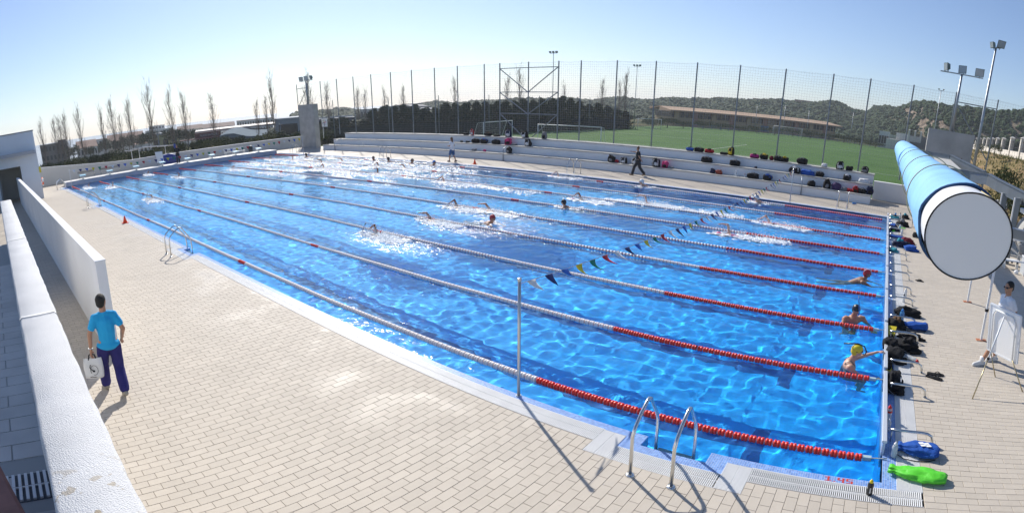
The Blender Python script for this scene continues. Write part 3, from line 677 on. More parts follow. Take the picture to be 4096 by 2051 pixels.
for sd_ in range(3):
    a, c_ = crown_tree(6, 2.6, 'pine', 10+sd_); PIN.append((kit(a, bark), kit(c_, pine)))
BSH = []
for sd_ in range(3):
    a, c_ = crown_tree(1.6, 1.1, 'pine', 20+sd_); BSH.append((kit(a, bark), kit(c_, bushm)))
# dark hedge of screen trees left of the field: azimuth, distance, top elevation
ORD = ['first', 'second', 'third', 'fourth', 'fifth', 'sixth', 'seventh', 'eighth', 'ninth', 'tenth', 'eleventh', 'twelfth', 'thirteenth', 'fourteenth', 'fifteenth', 'sixteenth', 'seventeenth', 'eighteenth', 'nineteenth', 'twentieth', 'twenty-first', 'twenty-second', 'twenty-third', 'twenty-fourth', 'twenty-fifth', 'twenty-sixth', 'twenty-seventh', 'twenty-eighth', 'twenty-ninth', 'thirtieth', 'thirty-first', 'thirty-second', 'thirty-third', 'thirty-fourth', 'thirty-fifth', 'thirty-sixth']
HT = [(-58,-1.9),(-56,-1.5),(-55,-1.3),(-54,-1.4),(-52.6,-1.6),(-51.5,-.72),(-50.7,-.33),(-49.6,-.67),(-48.3,-.29),(-47.1,-.45),(-46.4,-.66),(-45.6,-1.0),(-44.9,-.28),(-43.8,-.13),(-42.6,-.41),(-41.5,-.09),(-40.1,-.36),(-39.1,-.06),(-38,-.28),(-36.8,-.1),(-35.2,.09),(-33.5,.2),(-32.2,.24),(-30.6,-.2),(-28.9,-.2),(-27.4,-.5),(-26,-.85)]
HD = [(-57.6,78),(-54,80),(-50,82),(-44,83),(-40,86),(-32,100),(-26,117)]
k = 0; az = -57.6
while az < -25.8:
    d = interp(HD, az)+random.uniform(-.6,.6); zt = VZ+d*math.tan(R(interp(HT, az)))+random.uniform(-.1,.35); z0 = -.9
    p_ = pol(az, d); sc = (zt-z0)/4.2
    plant_tree('screen_tree', CYP[k % 4], p_[0], p_[1], z0, (1.35, 1.35, sc), 'dark evergreen screen tree, '+ORD[min(k, 35)]+' from the left in the hedge beside the field', group='evergreen hedge trees beside the field')
    az += 1.02 if az < -40 else .92; k += 1
# dark cloth low along the hedge
t = thing('hedge_foot_panel', (-46, 44, 0), 'dark cloth along the foot of the hedge', 'screen')
m = MB(); pv = [pol(a, interp(HD, a)-2.0) for a in (-55.5,-50,-45,-40,-35,-30,-26)]
for p0_, p1_ in zip(pv, pv[1:]): m.bar((p0_[0],p0_[1],.3), (p1_[0],p1_[1],.3), .05, 2.0)
part('panel', m, mat('black_green_panel', (.010,.016,.012), .9), t, world=True)
for p0_ in pv: part('post', MB().tube([(p0_[0],p0_[1],-.7),(p0_[0],p0_[1],5.2)], .05, 6), fpost, t, world=True)
# bare poplars: upright branches from a tapering trunk
def poplar(h, seed):
    rng = random.Random(seed); tr = MB(); br = MB(); path = [Vector((0,0,0))]
    for i in range(1, 9): path.append(Vector((rng.gauss(0,.05)*h*.12, rng.gauss(0,.05)*h*.12, h*.86*i/8)))
    tr.tube(path, [h*.0095*(1-i/8.3)**1.1+.008 for i in range(9)], 7)
    for k in range(46):
        q = .07+.86*(k/46)**.9; i = min(7, int(q*8)); p = path[i].lerp(path[i+1], q*8-i); a = rng.uniform(0,6.28)
        L = h*rng.uniform(.14,.34)*(1.2-q*.8); tilt = rng.uniform(.22,.55); d1 = Vector((math.cos(a)*math.sin(tilt), math.sin(a)*math.sin(tilt), math.cos(tilt)))
        p1 = p+d1*L*.5; p2 = p1+(d1*.7+Vector((0,0,.5))).normalized()*L*.6
        br.tube([p, p1, p2], [h*.0026*(1.3-q), h*.0018, .007], 4, False)
        for s in range(6):
            u = rng.uniform(.2,.98); b0 = p.lerp(p1, u*2) if u < .5 else p1.lerp(p2, u*2-1); aa = rng.uniform(0,6.28); tl = rng.uniform(.15,.65)
            br.tube([b0, b0+Vector((math.cos(aa)*math.sin(tl), math.sin(aa)*math.sin(tl), math.cos(tl)))*L*rng.uniform(.25,.6)], [.010,.006], 3, False)
    return tr, br
POP = []
for sd_ in range(5):
    a, c_ = poplar(9, 40+sd_); POP.append((kit(a, bark), kit(c_, twigm)))
POPS = [(-84.7,2.1,92),(-83.4,2.15,90),(-82.85,2.2,92),(-82.3,2.5,88),(-80.85,2.9,86),(-78.6,2.45,86),(-77.55,3.2,84),(-76.8,1.45,96),(-75.8,2.95,84),(-73.65,4.15,80),(-71.6,3.3,82),(-70.3,2.9,84),(-67.5,2.3,86),(-63.1,1.3,92),(-62.15,1.7,90),(-61.5,3.5,80),(-57.85,3.5,84),(-56.05,2.3,92),(-53.0,1.7,108),(-52.25,1.55,110),(-50.4,1.55,112),(-48.5,1.7,112),(-43.4,2.3,112),(-38.15,2.4,120),(-37.0,3.3,116),(-32.6,1.75,128),(-28.8,2.4,138),(-27.1,2.2,138),(-26.5,3.2,134)]
PL = ['at the far left by the building edge','second from the building edge at left','third from the building edge at left','fourth from the left building edge','with a wide crown above the dark flats','left of the white rooftops','tall, over the white rooftops','thin and short behind the canopy frame','above the canopy frame','tallest on the left, over the terraced house','left of the dark-red hall','with a bare top, by the hall','in front of the lettered hall','thin, right of the lettered hall','thin one beside the tall poplar near the pillar','tall, left of the concrete pillar','right behind the left concrete pillar','right of the concrete pillar behind the pace clock','left of the twin behind the netting','right of the twin behind the netting','by the vaulted roof','wide one over the vaulted roof','short one behind the netting left of the scaffold','left inside the scaffold frame','tall inside the scaffold frame','faint one right of the scaffold','left of three by the far light pole','middle of three by the far light pole','tallest of three by the far light pole']
for i, (az, el, d) in enumerate(POPS):
    x, y, _ = pol(az, d); z0 = tz_(az, d)-.1; h = VZ+d*math.tan(R(el))-z0
    t = plant_tree('poplar_tree', POP[i % 5], x, y, z0, (h/9*.95, h/9*.95, h/9*1.17), 'bare poplar '+PL[i], group='bare poplars beyond the pool')
# shrubs and small trees of the gardens beyond the left wall
rng = random.Random(77)
for i in range(30):
    az = -85.5+i*.98+rng.uniform(-.25,.25); d = rng.uniform(64, 78); p_ = pol(az, d, -.7); plant_tree('garden_shrub', (PIN+BSH)[i % 5 if i % 5 < 3 else 3+i % 3], *p_, ((.42,.42,.36) if i % 5 < 3 else (1.6,1.6,1.5)), 'dark garden shrub, '+ORD[i]+' from the left behind the boundary wall', 'shrub', 'garden shrubs behind the boundary wall')
for i, (az, d, s_) in enumerate(((-81.9,180,1.0),(-80.2,185,.8),(-78.6,190,1.1),(-77.2,170,.9),(-76.2,215,1.3),(-75.0,180,1.0),(-74.2,160,1.0),(-72.0,150,.9),(-70.8,140,.8),(-69.9,130,.7),(-79.4,240,1.2),(-73.9,260,1.5),(-71.0,290,1.3))):
    p_ = pol(az, d, tz_(az, d)-.3); plant_tree('town_tree', PIN[i % 3], *p_, s_, 'dark round tree among the town houses, '+ORD[i]+' of thirteen', group='trees among the town houses')
# --- hillside scrub as one mass
rng = random.Random(5); m = MB()
for _ in range(14000):
    az = rng.uniform(-62, 17); rd = lerp(430, 300, ss((az+2)/8)); q = rng.random()**.8; d = lerp(222 if az < 0 else 200, rd+4, q); z_ = tz_(az, d)
    if az > 1.5:
        if rng.random() < .25: continue
    if az < -58 and rng.random() < .5: continue
    s = rng.uniform(1.2, 2.4)*(1.15 if az < 0 else .8)*(1.0 if d > 180 else .7); p_ = pol(az, d, z_+s*.05)
    m.blob(p_, (s, s, s*rng.uniform(.6,.95)), 6, 4, .32, 2.2, rng.uniform(0,99))
hs = leaf_mat('scrub_leaf', (.030,.060,.018), (.046,.080,.025)); n, l = nt(hs); l.new(bumpn(n, l, noisev(n, l, 2.5, 5), .9), n['Principled BSDF'].inputs['Normal'])
struct('hillside_scrub', m, hs, kind='stuff')
for i, (az, el) in enumerate(((-7.2,2.0),(-6.3,2.2),(-1.8,2.45),(2.0,3.2),(7.2,3.5),(-24.5,.75),(-4.9,2.05))):
    d = lerp(425, 296, ss((az+2)/8)); p_ = pol(az, d, tz_(az, d)-.5); plant_tree('ridge_tree', PIN[i % 3], *p_, max(.5, (VZ+d*math.tan(R(el))-p_[2])/6*1.0), 'dark tree on the skyline '+['above the left end of the long pavilion roof','beside the red houses, right','over the notch in the ridge','left of the rocky cliff','on the cliff beside the tall lamp','over the hedge end','just left of the ridge notch'][i], group='skyline trees')
# hedge bushes along the far field edge
BP = [(-23.6,-1.5,80),(-22.2,-1.3,86),(-20.6,-1.45,88),(-18.6,-1.3,92),(-16.8,-1.4,94),(-15.0,-1.45,95),(-13.2,-1.3,96),(-11.4,-1.3,97),(-9.6,-1.2,98),(-7.8,-1.15,99),(-6.0,-1.25,99),(-4.4,-1.2,99),(-2.8,-1.3,98),(-1.2,-1.5,96)]
for i, (az, el, d) in enumerate(BP):
    d *= 1.53; p_ = pol(az, d+2, FZ-.3); t = plant_tree('hedge_bush', BSH[i % 3], *p_, (2.9, 1.7, (VZ+d*math.tan(R(el))-FZ+.5)/1.6*1.1), 'low green bush, '+ORD[i]+' from the left along the far field edge', 'bush', 'bushes along the far field edge', rz=R(-az))
# blue post-and-rail fence at the far field edge
t = thing('rail_fence', (-12, 98, FZ), 'low blue rail fence along the far side of the field', 'fence'); bl = mat('rail_blue', (.10,.22,.35), .5)
pts = [pol(a, d*1.53, FZ) for a, d in ((-19.5,92),(-16,95.5),(-12,98.5),(-8,100.5),(-4,100.5),(-1,98))]
for a, c_ in zip(pts, pts[1:]):
    for h in (.45, .95): part('rail', MB().bar((a[0],a[1],FZ+h), (c_[0],c_[1],FZ+h), .06), bl, t, world=True)
    for q in range(4):
        x, y = lerp(a[0],c_[0],q/4), lerp(a[1],c_[1],q/4); part('post', MB().bar((x,y,FZ-.2), (x,y,FZ+1.05), .09), bl, t, world=True)
# --- buildings
def facebox(az0, az1, d, zb, ztop, depth, turn=0):
    """footprint facing the viewer between two bearings at distance d; returns corner, along, inward vectors"""
    a = Vector(pol(az0, d)); c_ = Vector(pol(az1, d*(1+turn))); u = (c_-a); w = u.length; u.normalize(); v = Vector((-u.y, u.x, 0)); return a, u, v, w
def house(name, label, az0, az1, d, zb, zt, depth, wallm, roofm=None, rows=0, cols=0, roof='flat', turn=0, wsize=.5, cat='building', group=None, winm=None, over=.3):
    a, u, v, w = facebox(az0, az1, d, zb, zt, depth, turn); cen = a+u*w/2+v*depth/2
    t = thing(name, (cen.x, cen.y, zb), label, cat, group)
    def P(s, q, z_): p = a+u*s+v*q-Vector((cen.x, cen.y, 0)); return Vector((p.x, p.y, z_-zb))
    def bx(s0, s1, q0, q1, z0, z1): return MB().add([P(s0,q0,z0),P(s1,q0,z0),P(s1,q1,z0),P(s0,q1,z0),P(s0,q0,z1),P(s1,q0,z1),P(s1,q1,z1),P(s0,q1,z1)], [(0,3,2,1),(4,5,6,7),(0,1,5,4),(1,2,6,5),(2,3,7,6),(3,0,4,7)])
    part('wall', bx(0, w, 0, depth, zb, zt), wallm, t)
    rm = roofm or wallm
    if roof == 'flat': part('roof', bx(-over*.3, w+over*.3, -over*.3, depth+over*.3, zt, zt+over), rm, t)
    else:
        rz = zt+depth*.22; part('roof', MB().add([P(-over,-over,zt),P(w+over,-over,zt),P(w+over,depth+over,zt),P(-over,depth+over,zt),P(0,depth/2,rz),P(w,depth/2,rz)], [(0,1,5,4),(1,2,5),(2,3,4,5),(3,0,4),(3,2,1,0)]), rm, t)
    fh = (zt-zb)/max(1, rows)
    for r_ in range(rows):
        for c_ in range(cols):
            s0 = w*(c_+.5-wsize/2)/cols; s1 = w*(c_+.5+wsize/2)/cols; z0 = zb+fh*(r_+.32); z1 = zb+fh*(r_+.80)
            part('window', bx(s0, s1, -.05, .02, z0, z1), winm or glassd, t)
    return t, bx, w
flat_w = mat('town_white', (.62,.60,.56), .85, var=.1, scale=.1); flat_c = mat('town_cream', (.52,.45,.34), .85, var=.1, scale=.1); flat_b = mat('town_brown', (.16,.145,.13), .85, var=.15, scale=.1); terra = mat('terracotta', (.30,.185,.14), .85, var=.15, scale=.3); flat_g = mat('town_grey', (.30,.33,.36), .8, var=.1, scale=.1); winb = mat('window_blue', (.06,.08,.10), .3)
house('apartment_block', 'dark brown apartment block right of the changing building', -85.1, -82.35, 190, -9, 3.2, 14, flat_b, rows=4, cols=7, wsize=.55)
t, bx, w = house('apartment_penthouse', 'stair tower rising from the dark apartment block', -83.25, -82.4, 193, 3.0, 4.0, 8, flat_b)
house('white_house', 'long white house with row of small windows', -81.5, -79.4, 210, -8, -.1, 12, flat_w, terra, 2, 6, 'gable', wsize=.4)
house('terraced_house', 'stepped white house above the long white house', -79.6, -78.0, 260, -8, 1.4, 12, flat_w, terra, 3, 4, 'flat', wsize=.45)
house('cream_house', 'cream house with balconies behind the canopy frame', -78.3, -76.9, 230, -8, .3, 12, flat_c, terra, 2, 4, 'gable')
house('red_roof_house', 'white house with red tiled roof behind the poplars', -76.9, -74.6, 250, -8, -.3, 14, flat_w, terra, 2, 6, 'gable')
house('low_house', 'small white house beneath the terraced hotel', -75.6, -74.4, 200, -7, -1.6, 9, flat_w, terra, 1, 3, 'gable')
house('terraced_hotel', 'pale terraced hotel stepping down the hill', -74.4, -71.6, 330, -10, 1.5, 16, flat_w, None, 3, 8, 'flat')
house('hotel_tower', 'upper storeys of the terraced hotel', -74.0, -72.4, 338, 1.6, 4.0, 10, flat_w, None, 1, 5)
house('yellow_warehouse', 'yellow warehouse with grey roof below the hotel', -73.8, -71.2, 170, -6, 1.2, 14, mat('warehouse_yellow', (.38,.34,.16), .8, var=.1, scale=.2), flat_g, 1, 3, 'flat', wsize=.6, over=.5)
for i, (a0, a1, dd, zt, mm, ro) in enumerate(((-71.2,-70.0,420,-1.8,flat_w,'gable'),(-70.0,-68.6,460,-2.2,flat_c,'gable'),(-68.6,-67.2,440,-2.6,flat_w,'gable'),(-67.2,-65.4,470,-3.2,flat_w,'gable'))):
    house('row_house', 'hazy row house with terracotta roof, '+ORD[i]+' from the left above the lettered hall', a0, a1, dd, -16, zt, 14, mm, terra, 3, 6, ro, group='hazy row houses')
house('long_block', 'long pale apartment block on the sea skyline', -65.2, -61.6, 300, -10, 1.2, 14, flat_w, terra, 3, 14, 'flat', wsize=.45)
# lettered hall, dark red band above glass arcade
maroon = mat('maroon_panel', (.13,.035,.035), .6); rooftin = mat('pale_tin_roof', (.40,.34,.31), .5, .2)
t, bx, w = house('lettered_hall', 'dark red hall with pale lettering above a glass arcade', -69.4, -67.0, 112, -1.6, .55, 16, glassd, maroon, 0, 0, 'flat')
part('fascia', bx(-.2, w+.2, -.35, .4, .62, 1.62), maroon, t); part('canopy', bx(-3.2, w+.3, -1.6, -.36, .42, .60), mat('canopy_red', (.30,.12,.11), .6), t)
part('metal_roof', bx(-.2, w+16, 3, 20, 1.5, 1.9), rooftin, t)
for q in range(9): part('column', bx(w*q/8-.12, w*q/8+.12, -.5, -.3, -1.6, .41), flat_g, t)
cu = bpy.data.curves.new('lettering', 'FONT'); cu.body = 'PALACIO SAN MIGUEL'; cu.size = .62; cu.extrude = .02; cu.space_character = 1.05
lo = bpy.data.objects.new('lettering_tmp', cu); col.objects.link(lo); bpy.context.view_layer.update()
lme = bpy.data.meshes.new_from_object(lo.evaluated_get(bpy.context.evaluated_depsgraph_get())); bpy.data.objects.remove(lo)
lme.materials.clear(); lme.materials.append(mat('letter_grey', (.42,.44,.46), .5))
a_, u_, v_, w_ = facebox(-69.4, -67.0, 112, 0, 0, 0); mt = Matrix(((u_.x,0,-v_.x,0),(u_.y,0,-v_.y,0),(0,1,0,0),(0,0,0,1)))
xs = [v.co.x for v in lme.vertices]; sc_ = w_*.74/(max(xs)-min(xs)); lme.transform(mt @ Matrix.Diagonal((sc_, 1.05, 1, 1)))
p_ = a_+u_*w_*.16-v_*.37; link('lettering', lme, t, (p_.x-t.location.x, p_.y-t.location.y, .86-t.location.z))
# wavy pale hall
t = thing('wavy_hall', (*pol(-65, 96)[:2], -2), 'pale blue hall with a wavy roof right of the lettered hall', 'building'); wv = mat('wavy_hall_blue', (.17,.21,.24), .95, spec=.05, var=.05, scale=.3)
prof = [(-67.05,-1.83),(-66.3,-1.72),(-65.6,-1.75),(-65,-1.95),(-64.4,-2.14),(-63.8,-2.22),(-63.1,-2.25),(-62.3,-2.28)]
a0 = [Vector(pol(a, 96, VZ+96*math.tan(R(e)))) for a, e in prof]; bk = Vector((-.87,.49,0))*22
m = MB(); nn = len(a0)
for p in a0: m.v += [tuple(p), tuple(p+bk+Vector((0,0,.6))), (p.x,p.y,-2.2), tuple((p+bk)*1-Vector((0,0,p.z+2.2)))]
for i in range(nn-1): m.f += [(i*4,(i+1)*4,(i+1)*4+1,i*4+1),(i*4+2,(i+1)*4+2,(i+1)*4,i*4)]; m.mi += [0,0]
part('shell', m, wv, t, world=True)
for i in range(11):
    a = lerp(-66.75,-63.4,i/11); a1 = a+.24; e = interp(prof, a)-.42; p, q = Vector(pol(a,95.9)), Vector(pol(a1,95.9))
    part('window', MB().add([(p.x,p.y,-1.2),(q.x,q.y,-1.2),(q.x,q.y,VZ+96*math.tan(R(e))),(p.x,p.y,VZ+96*math.tan(R(e)))], [(0,1,2,3)]), glassd, t, world=True)
house('grey_hall', 'grey hall with dark windows left of the concrete pillar', -61.4, -58.8, 105, -1.5, 2.6, 20, mat('hall_grey', (.30,.33,.36), .8, var=.08, scale=.2), None, 1, 1, 'flat', wsize=.72)
t, bx, w = house('solar_hall', 'hall with long dark sloping roof and pale edge behind the fence', -57.6, -53.7, 118, -1, 1.2, 18, flat_g, None, 0, 0)
part('dark_roof', bx(-.5, w+.5, -3.0, -.1, .9, 2.0), mat('slate_blue_roof', (.045,.065,.10), .4), t); part('roof_edge', bx(-.6, w+.2, -.3, .6, 2.0, 2.3), flat_w, t)
house('factory_block', 'pale flat-roofed factory block left of the vaulted roof', -52.8, -51.0, 230, -6, 2.4, 20, flat_w, None, 2, 6)
t = thing('vaulted_hall', (*pol(-48.8, 190)[:2], -2), 'grey vaulted metal roof hall behind the hedge', 'building'); m = MB(); A0, A1 = Vector(pol(-50.8,190)), Vector(pol(-46.7,190)); dr = (A1-A0); bk = Vector((-.6,.8,0))*30
sec = [(q, 1.7+2.1*math.sin(math.pi*q)) for q in [i/14 for i in range(15)]]
for q, h in sec: p = A0+dr*q; m.v += [(p.x,p.y,h),(p.x+bk.x,p.y+bk.y,h),(p.x,p.y,-3)]
for i in range(14): m.f += [(i*3,(i+1)*3,(i+1)*3+1,i*3+1),(i*3+2,(i+1)*3+2,(i+1)*3,i*3)]; m.mi += [0,0]
part('vault', m, mat('vault_metal', (.22,.21,.20), .6, .3, var=.1, scale=.2), t, world=True)
for i in range(4):
    q0 = i/4+.03; pts = []
    for s in range(9):
        qq = min(1, max(0, q0+.10*s/8)); p = A0+dr*qq+bk*(s/8); pts.append((p.x,p.y,1.78+2.1*math.sin(math.pi*qq)))
    part('roof_rib', MB().tube(pts, .25, 6), mat('rib_dark', (.10,.10,.10), .6), t, world=True)
# long pavilion behind the field
ochre = mat('pavilion_ochre', (.40,.30,.17), .85, var=.1, scale=.3); pil = mat('pavilion_brick', (.36,.19,.14), .85); rooft = mat('pavilion_roof', (.40,.27,.17), .85, var=.12, scale=.5)
a0, a1 = Vector(pol(-21.7, 165)), Vector(pol(-5.35, 196)); u = (a1-a0); w = u.length; u.normalize(); v = Vector((-u.y,u.x,0)); cen = a0+u*w/2+v*6
t = thing('long_pavilion', (cen.x, cen.y, -1), 'long ochre sports pavilion with brown sloping roof beyond the field', 'building')
def bxp(s0, s1, q0, q1, z0, z1, z2=None):
    P = lambda s, q, z_: tuple(a0+u*s+v*q+Vector((0,0,z_))); z2 = z1 if z2 is None else z2
    return MB().add([P(s0,q0,z0),P(s1,q0,z0),P(s1,q1,z0),P(s0,q1,z0),P(s0,q0,z1),P(s1,q0,z1),P(s1,q1,z2),P(s0,q1,z2)], [(0,3,2,1),(4,5,6,7),(0,1,5,4),(1,2,6,5),(2,3,7,6),(3,0,4,7)])
part('wall', bxp(0, w, 0, 14, -2.5, 1.37), ochre, t, world=True); part('upper_wall', bxp(0, w, .3, 14, 1.372, 3.12), MATS['dark_glass'], t, world=True)
part('roof', bxp(-1.5, w+1.5, -1.8, 7.0, 3.13, 3.5, 4.45), rooft, t, world=True); part('roof_back', bxp(-1.5, w+1.5, 7.02, 15.5, 4.2, 4.5, 3.4), rooft, t, world=True)
for i in range(10):
    s = w*(i+.1)/10; part('pilaster', bxp(s, s+1.4, -.3, .25, -2.5, 3.12), pil if i % 2 else ochre, t, world=True)
    for q in range(4): part('window_mullion', bxp(s+1.8+q*1.4, s+1.92+q*1.4, .15, .29, 1.372, 3.12), ochre, t, world=True)
part('blue_panel', bxp(w*.50, w*.545, -.32, -.02, -.9, .8), mat('panel_blue', (.07,.20,.36), .6), t, world=True)
# houses along the ridge
RH = [(-22.3,-20.8,.95),(-19.95,-19.45,1.1),(-19.2,-17.6,1.12),(-17.4,-16.8,1.35),(-16.6,-15.4,1.28),(-13.9,-12.1,1.55),(-12.0,-9.9,1.62),(-9.75,-8.05,1.88)]
for i, (b0, b1, e) in enumerate(RH):
    d = 418; zb = tz_((b0+b1)/2, d)-3; zt = VZ+d*math.tan(R(e)); house('ridge_house', 'terracotta house on the ridge, '+ORD[i]+' from the left', b0, b1, d, zb, zt, 12, mat('ridge_house_wall', (.44,.26,.19), .85, var=.12, scale=.1), terra, 1, max(3, int((b1-b0)*6)), 'flat', wsize=.4, group='terracotta houses on the ridge', over=.6)
# white service buildings at the right end of the field
t, bx, w = house('service_block', 'white service block with balustrade at the far right of the field', -.15, 2.2, 158, -1.2, 1.9, 12, flat_w, None, 0, 0, over=.15)
part('upper_room', bx(w*.38, w*.98, 1.5, 10, 2.06, 4.1), flat_w, t)
for q in range(12): part('baluster', bx(.3+q*.2, .41+q*.2, .1, .25, 2.06, 3.1), flat_w, t)
part('handrail', bx(.2, 2.8, .08, .27, 3.1, 3.28), flat_w, t)
house('service_shed', 'grey-brown shed right of the white service block', 2.15, 3.9, 168, -1.2, 3.7, 12, mat('shed_brown', (.26,.23,.20), .9), None, 0, 0)
house('glass_shelter', 'pale glazed shelter left of the white service block', -.95, .1, 162, -1, 3.6, 5, mat('shelter_glass', (.35,.42,.45), .3), None, 1, 4, wsize=.85)
# --- light masts
def mast(az, d, el, z0, label, heads, s=.5, r_=.09):
    x, y, _ = pol(az, d); h = VZ+d*math.tan(R(el))-z0; t = thing('light_mast', (x, y, z0), label, 'light mast', 'field light masts')
    part('pole', MB().tube([(0,0,0),(0,0,h)], [r_, r_*.6], 8), galv, t, True); 
    part('head_bar', MB().bar((-s,0,h), (s,0,h), .08), galv, t)
    for i in range(heads): floodlight(t, (lerp(-s, s, i/max(1,heads-1)) if heads > 1 else 0, -.1, h+.22), (.25*(i-.5),-1,-.5), s*.6)
mast(-33.7, 112, 4.98, -.8, 'tall field light mast right of the scaffold', 3, .75)
mast(-25.5, 124, 3.95, -.8, 'field light mast beyond the end of the hedge', 3, .7)
mast(4.45, 120, 4.9, -.8, 'light mast between fence and cliff at right', 2, .5)
x, y, _ = pol(9.0, 33); t = thing('tall_lamp', (x, y, .0), 'tall single lamp pole leaning over the fence at upper right', 'light mast', 'field light masts'); h = VZ+33*math.tan(R(10.1))
part('pole', MB().tube([(0,0,0),(0,0,h)], [.11,.055], 10), galv, t, True); part('head_arm', MB().bar((-.25,0,h-.02), (.3,0,h+.06), .07), galv, t)
floodlight(t, (-.28,-.1,h+.12), (-1,-.3,-.3), .38); floodlight(t, (.25,-.12,h+.26), (.3,-1,-.2), .46)
for i, (az, d, el) in enumerate(((-13.4,156,1.1),(-10.6,158,1.3),(-8.2,160,1.1),(-3.8,156,1.45))): mast(az, d, el, -.8, 'slender light mast, '+ORD[i]+' from the left before the pavilion', 2 if i != 2 else 1, .55, .09)
# lamps over the town and the wind bent lamp behind the netting
mast(-73.2, 80, -.8, -.5, 'dark street lamp below the yellow warehouse', 2, .35, .06); mast(-60.9, 88, -1.3, -.5, 'street lamp before the grey hall', 1, .3, .06)
# --- embankment with dry grass and the white post wall on top
dry = bpy.data.materials.new('dry_bank'); dry.use_nodes = True; n, l = nt(dry); b_ = n['Principled BSDF']; b_.inputs['Roughness'].default_value = .95; b_.inputs['Specular IOR Level'].default_value = .1
pos = n.new('ShaderNodeNewGeometry').outputs['Position']
c = ramp(n, l, noisev(n, l, .55, 8, pos, .7), [(.3, (.13,.12,.04)), (.5, (.36,.27,.13)), (.65, (.45,.30,.17)), (.8, (.14,.17,.05))]); l.new(c, b_.inputs['Base Color']); l.new(bumpn(n, l, noisev(n, l, 3, 7, pos, .7), .35), b_.inputs['Normal'])
m = MB(); rows = []
for i in range(40):
    az = lerp(5.2, 40, i/39); row = []
    for j in range(14):
        q = j/13; d0 = lerp(30, 24, ss((az-8)/8)); d1 = lerp(72, 50, ss((az-6)/9)); d = lerp(d0, d1, q); z_ = lerp(-.3, 3.55, ss(q*1.05))+.35*noise.noise(Vector((az*.9, q*6, 2)))*math.sin(math.pi*min(1,q*1.1)); row.append(pol(az, d, z_))
    for d, z_ in ((90, 3.5), (160, 3.0), (190, -2)): row.append(pol(az, d, z_))
    rows.append(row)
k = len(rows[0]); m.v = [p for r_ in rows for p in r_]
m.f = [(i*k+j, (i+1)*k+j, (i+1)*k+j+1, i*k+j+1) for i in range(len(rows)-1) for j in range(k-1)]; m.mi = [0]*len(m.f)
struct('embankment', m, dry, smooth=True)
rng = random.Random(9); m = MB()
for _ in range(2600):
    az = rng.uniform(6, 22); q = rng.random()*1.02; d = lerp(lerp(30,24,ss((az-8)/8)), lerp(72,50,ss((az-6)/9)), q); z_ = lerp(-.3,3.55,ss(q*1.05)); p = Vector(pol(az, d, z_-.02)); s = rng.uniform(.12,.42)
    for _k in range(4):
        a = rng.uniform(0,6.28); tip = p+Vector((math.cos(a)*s*.6, math.sin(a)*s*.6, s*rng.uniform(.5,1.2))); w_ = Vector((-math.sin(a), math.cos(a), 0))*s*.10; m.add([p-w_, p+w_, tip], [(0,1,2)])
struct('dry_grass', m, weed, kind='stuff')
for i, (az, d, z_) in enumerate(((10.8,50,3.4),(13.2,26,.3),(14.6,25,.2),(9.2,60,3.2),(12.6,30,.9))): plant_tree('bank_bush', BSH[i % 3], *pol(az, d, z_), (.6,.6,.8) if i in (0,3) else (1.0,1.0,1.5), 'green weed bush on the embankment '+['beside the white wall','behind the steel walkway','at the right edge under the walkway','below the white pillars at left','behind the white post'][i], 'bush', 'bushes on the embankment')
t = thing('pillar_wall', (*pol(11, 80)[:2], 3.4), 'white wall with capped pillars on top of the embankment', 'wall'); pw = mat('pillar_white', (.66,.62,.56), .85, var=.08, scale=1)
wa = [(15.8,54),(14.75,58),(13.4,63),(12.35,69),(11.5,75.5),(10.9,82.5),(10.4,90),(9.95,98),(9.55,107),(9.15,117),(8.8,128),(8.4,142),(8.0,160),(3.2,150),(2.6,148),(2.0,146)]
prev = None
for i, (az, d) in enumerate(wa):
    z0 = 3.35-(.5 if az < 5 else 0); p = Vector(pol(az, d, z0)); ht = 2.5 if i < 4 else 2.35
    if az < 5: ht = 2.4
    c_ = part('pillar', MB().box(p.x-.24,p.x+.24,p.y-.24,p.y+.24,z0-.6,z0+ht), pw, t, world=True)
    part('cap', MB().add([(p.x-.34,p.y-.34,z0+ht),(p.x+.34,p.y-.34,z0+ht),(p.x+.34,p.y+.34,z0+ht),(p.x-.34,p.y+.34,z0+ht),(p.x,p.y,z0+ht+.22)], [(3,2,1,0),(0,1,4),(1,2,4),(2,3,4),(3,0,4)]), pw, c_, world=True)
    if prev is not None and not (prev[1] > 5 and az < 5):
        a = prev[0]; part('wall_panel', MB().bar((a.x,a.y,z0+.2), (p.x,p.y,z0+.2), .22, 1.5), pw, t, world=True)
        for hh in (1.4, 2.1): part('rail', MB().bar((a.x,a.y,z0+hh), (p.x,p.y,z0+hh), .05), blackm, t, world=True)
        m = MB()
        for q in range(1, 12): x_, y_ = lerp(a.x,p.x,q/12), lerp(a.y,p.y,q/12); m.bar((x_,y_,z0+.95), (x_,y_,z0+2.2), .03)
        part('bars', m, blackm, t, world=True)
    prev = (p, az)
# ================================================================== POOL FURNITURE
def cm(name, c, rough=.6, **k): return mat(name, c, rough, **k)
ropered = cm('float_red', (.74,.032,.016), .35); ropewhite = cm('float_white', (.78,.74,.72), .4); ropepink = cm('float_pale', (.62,.42,.40), .45); cablem = cm('cable', (.45,.48,.48), .4)
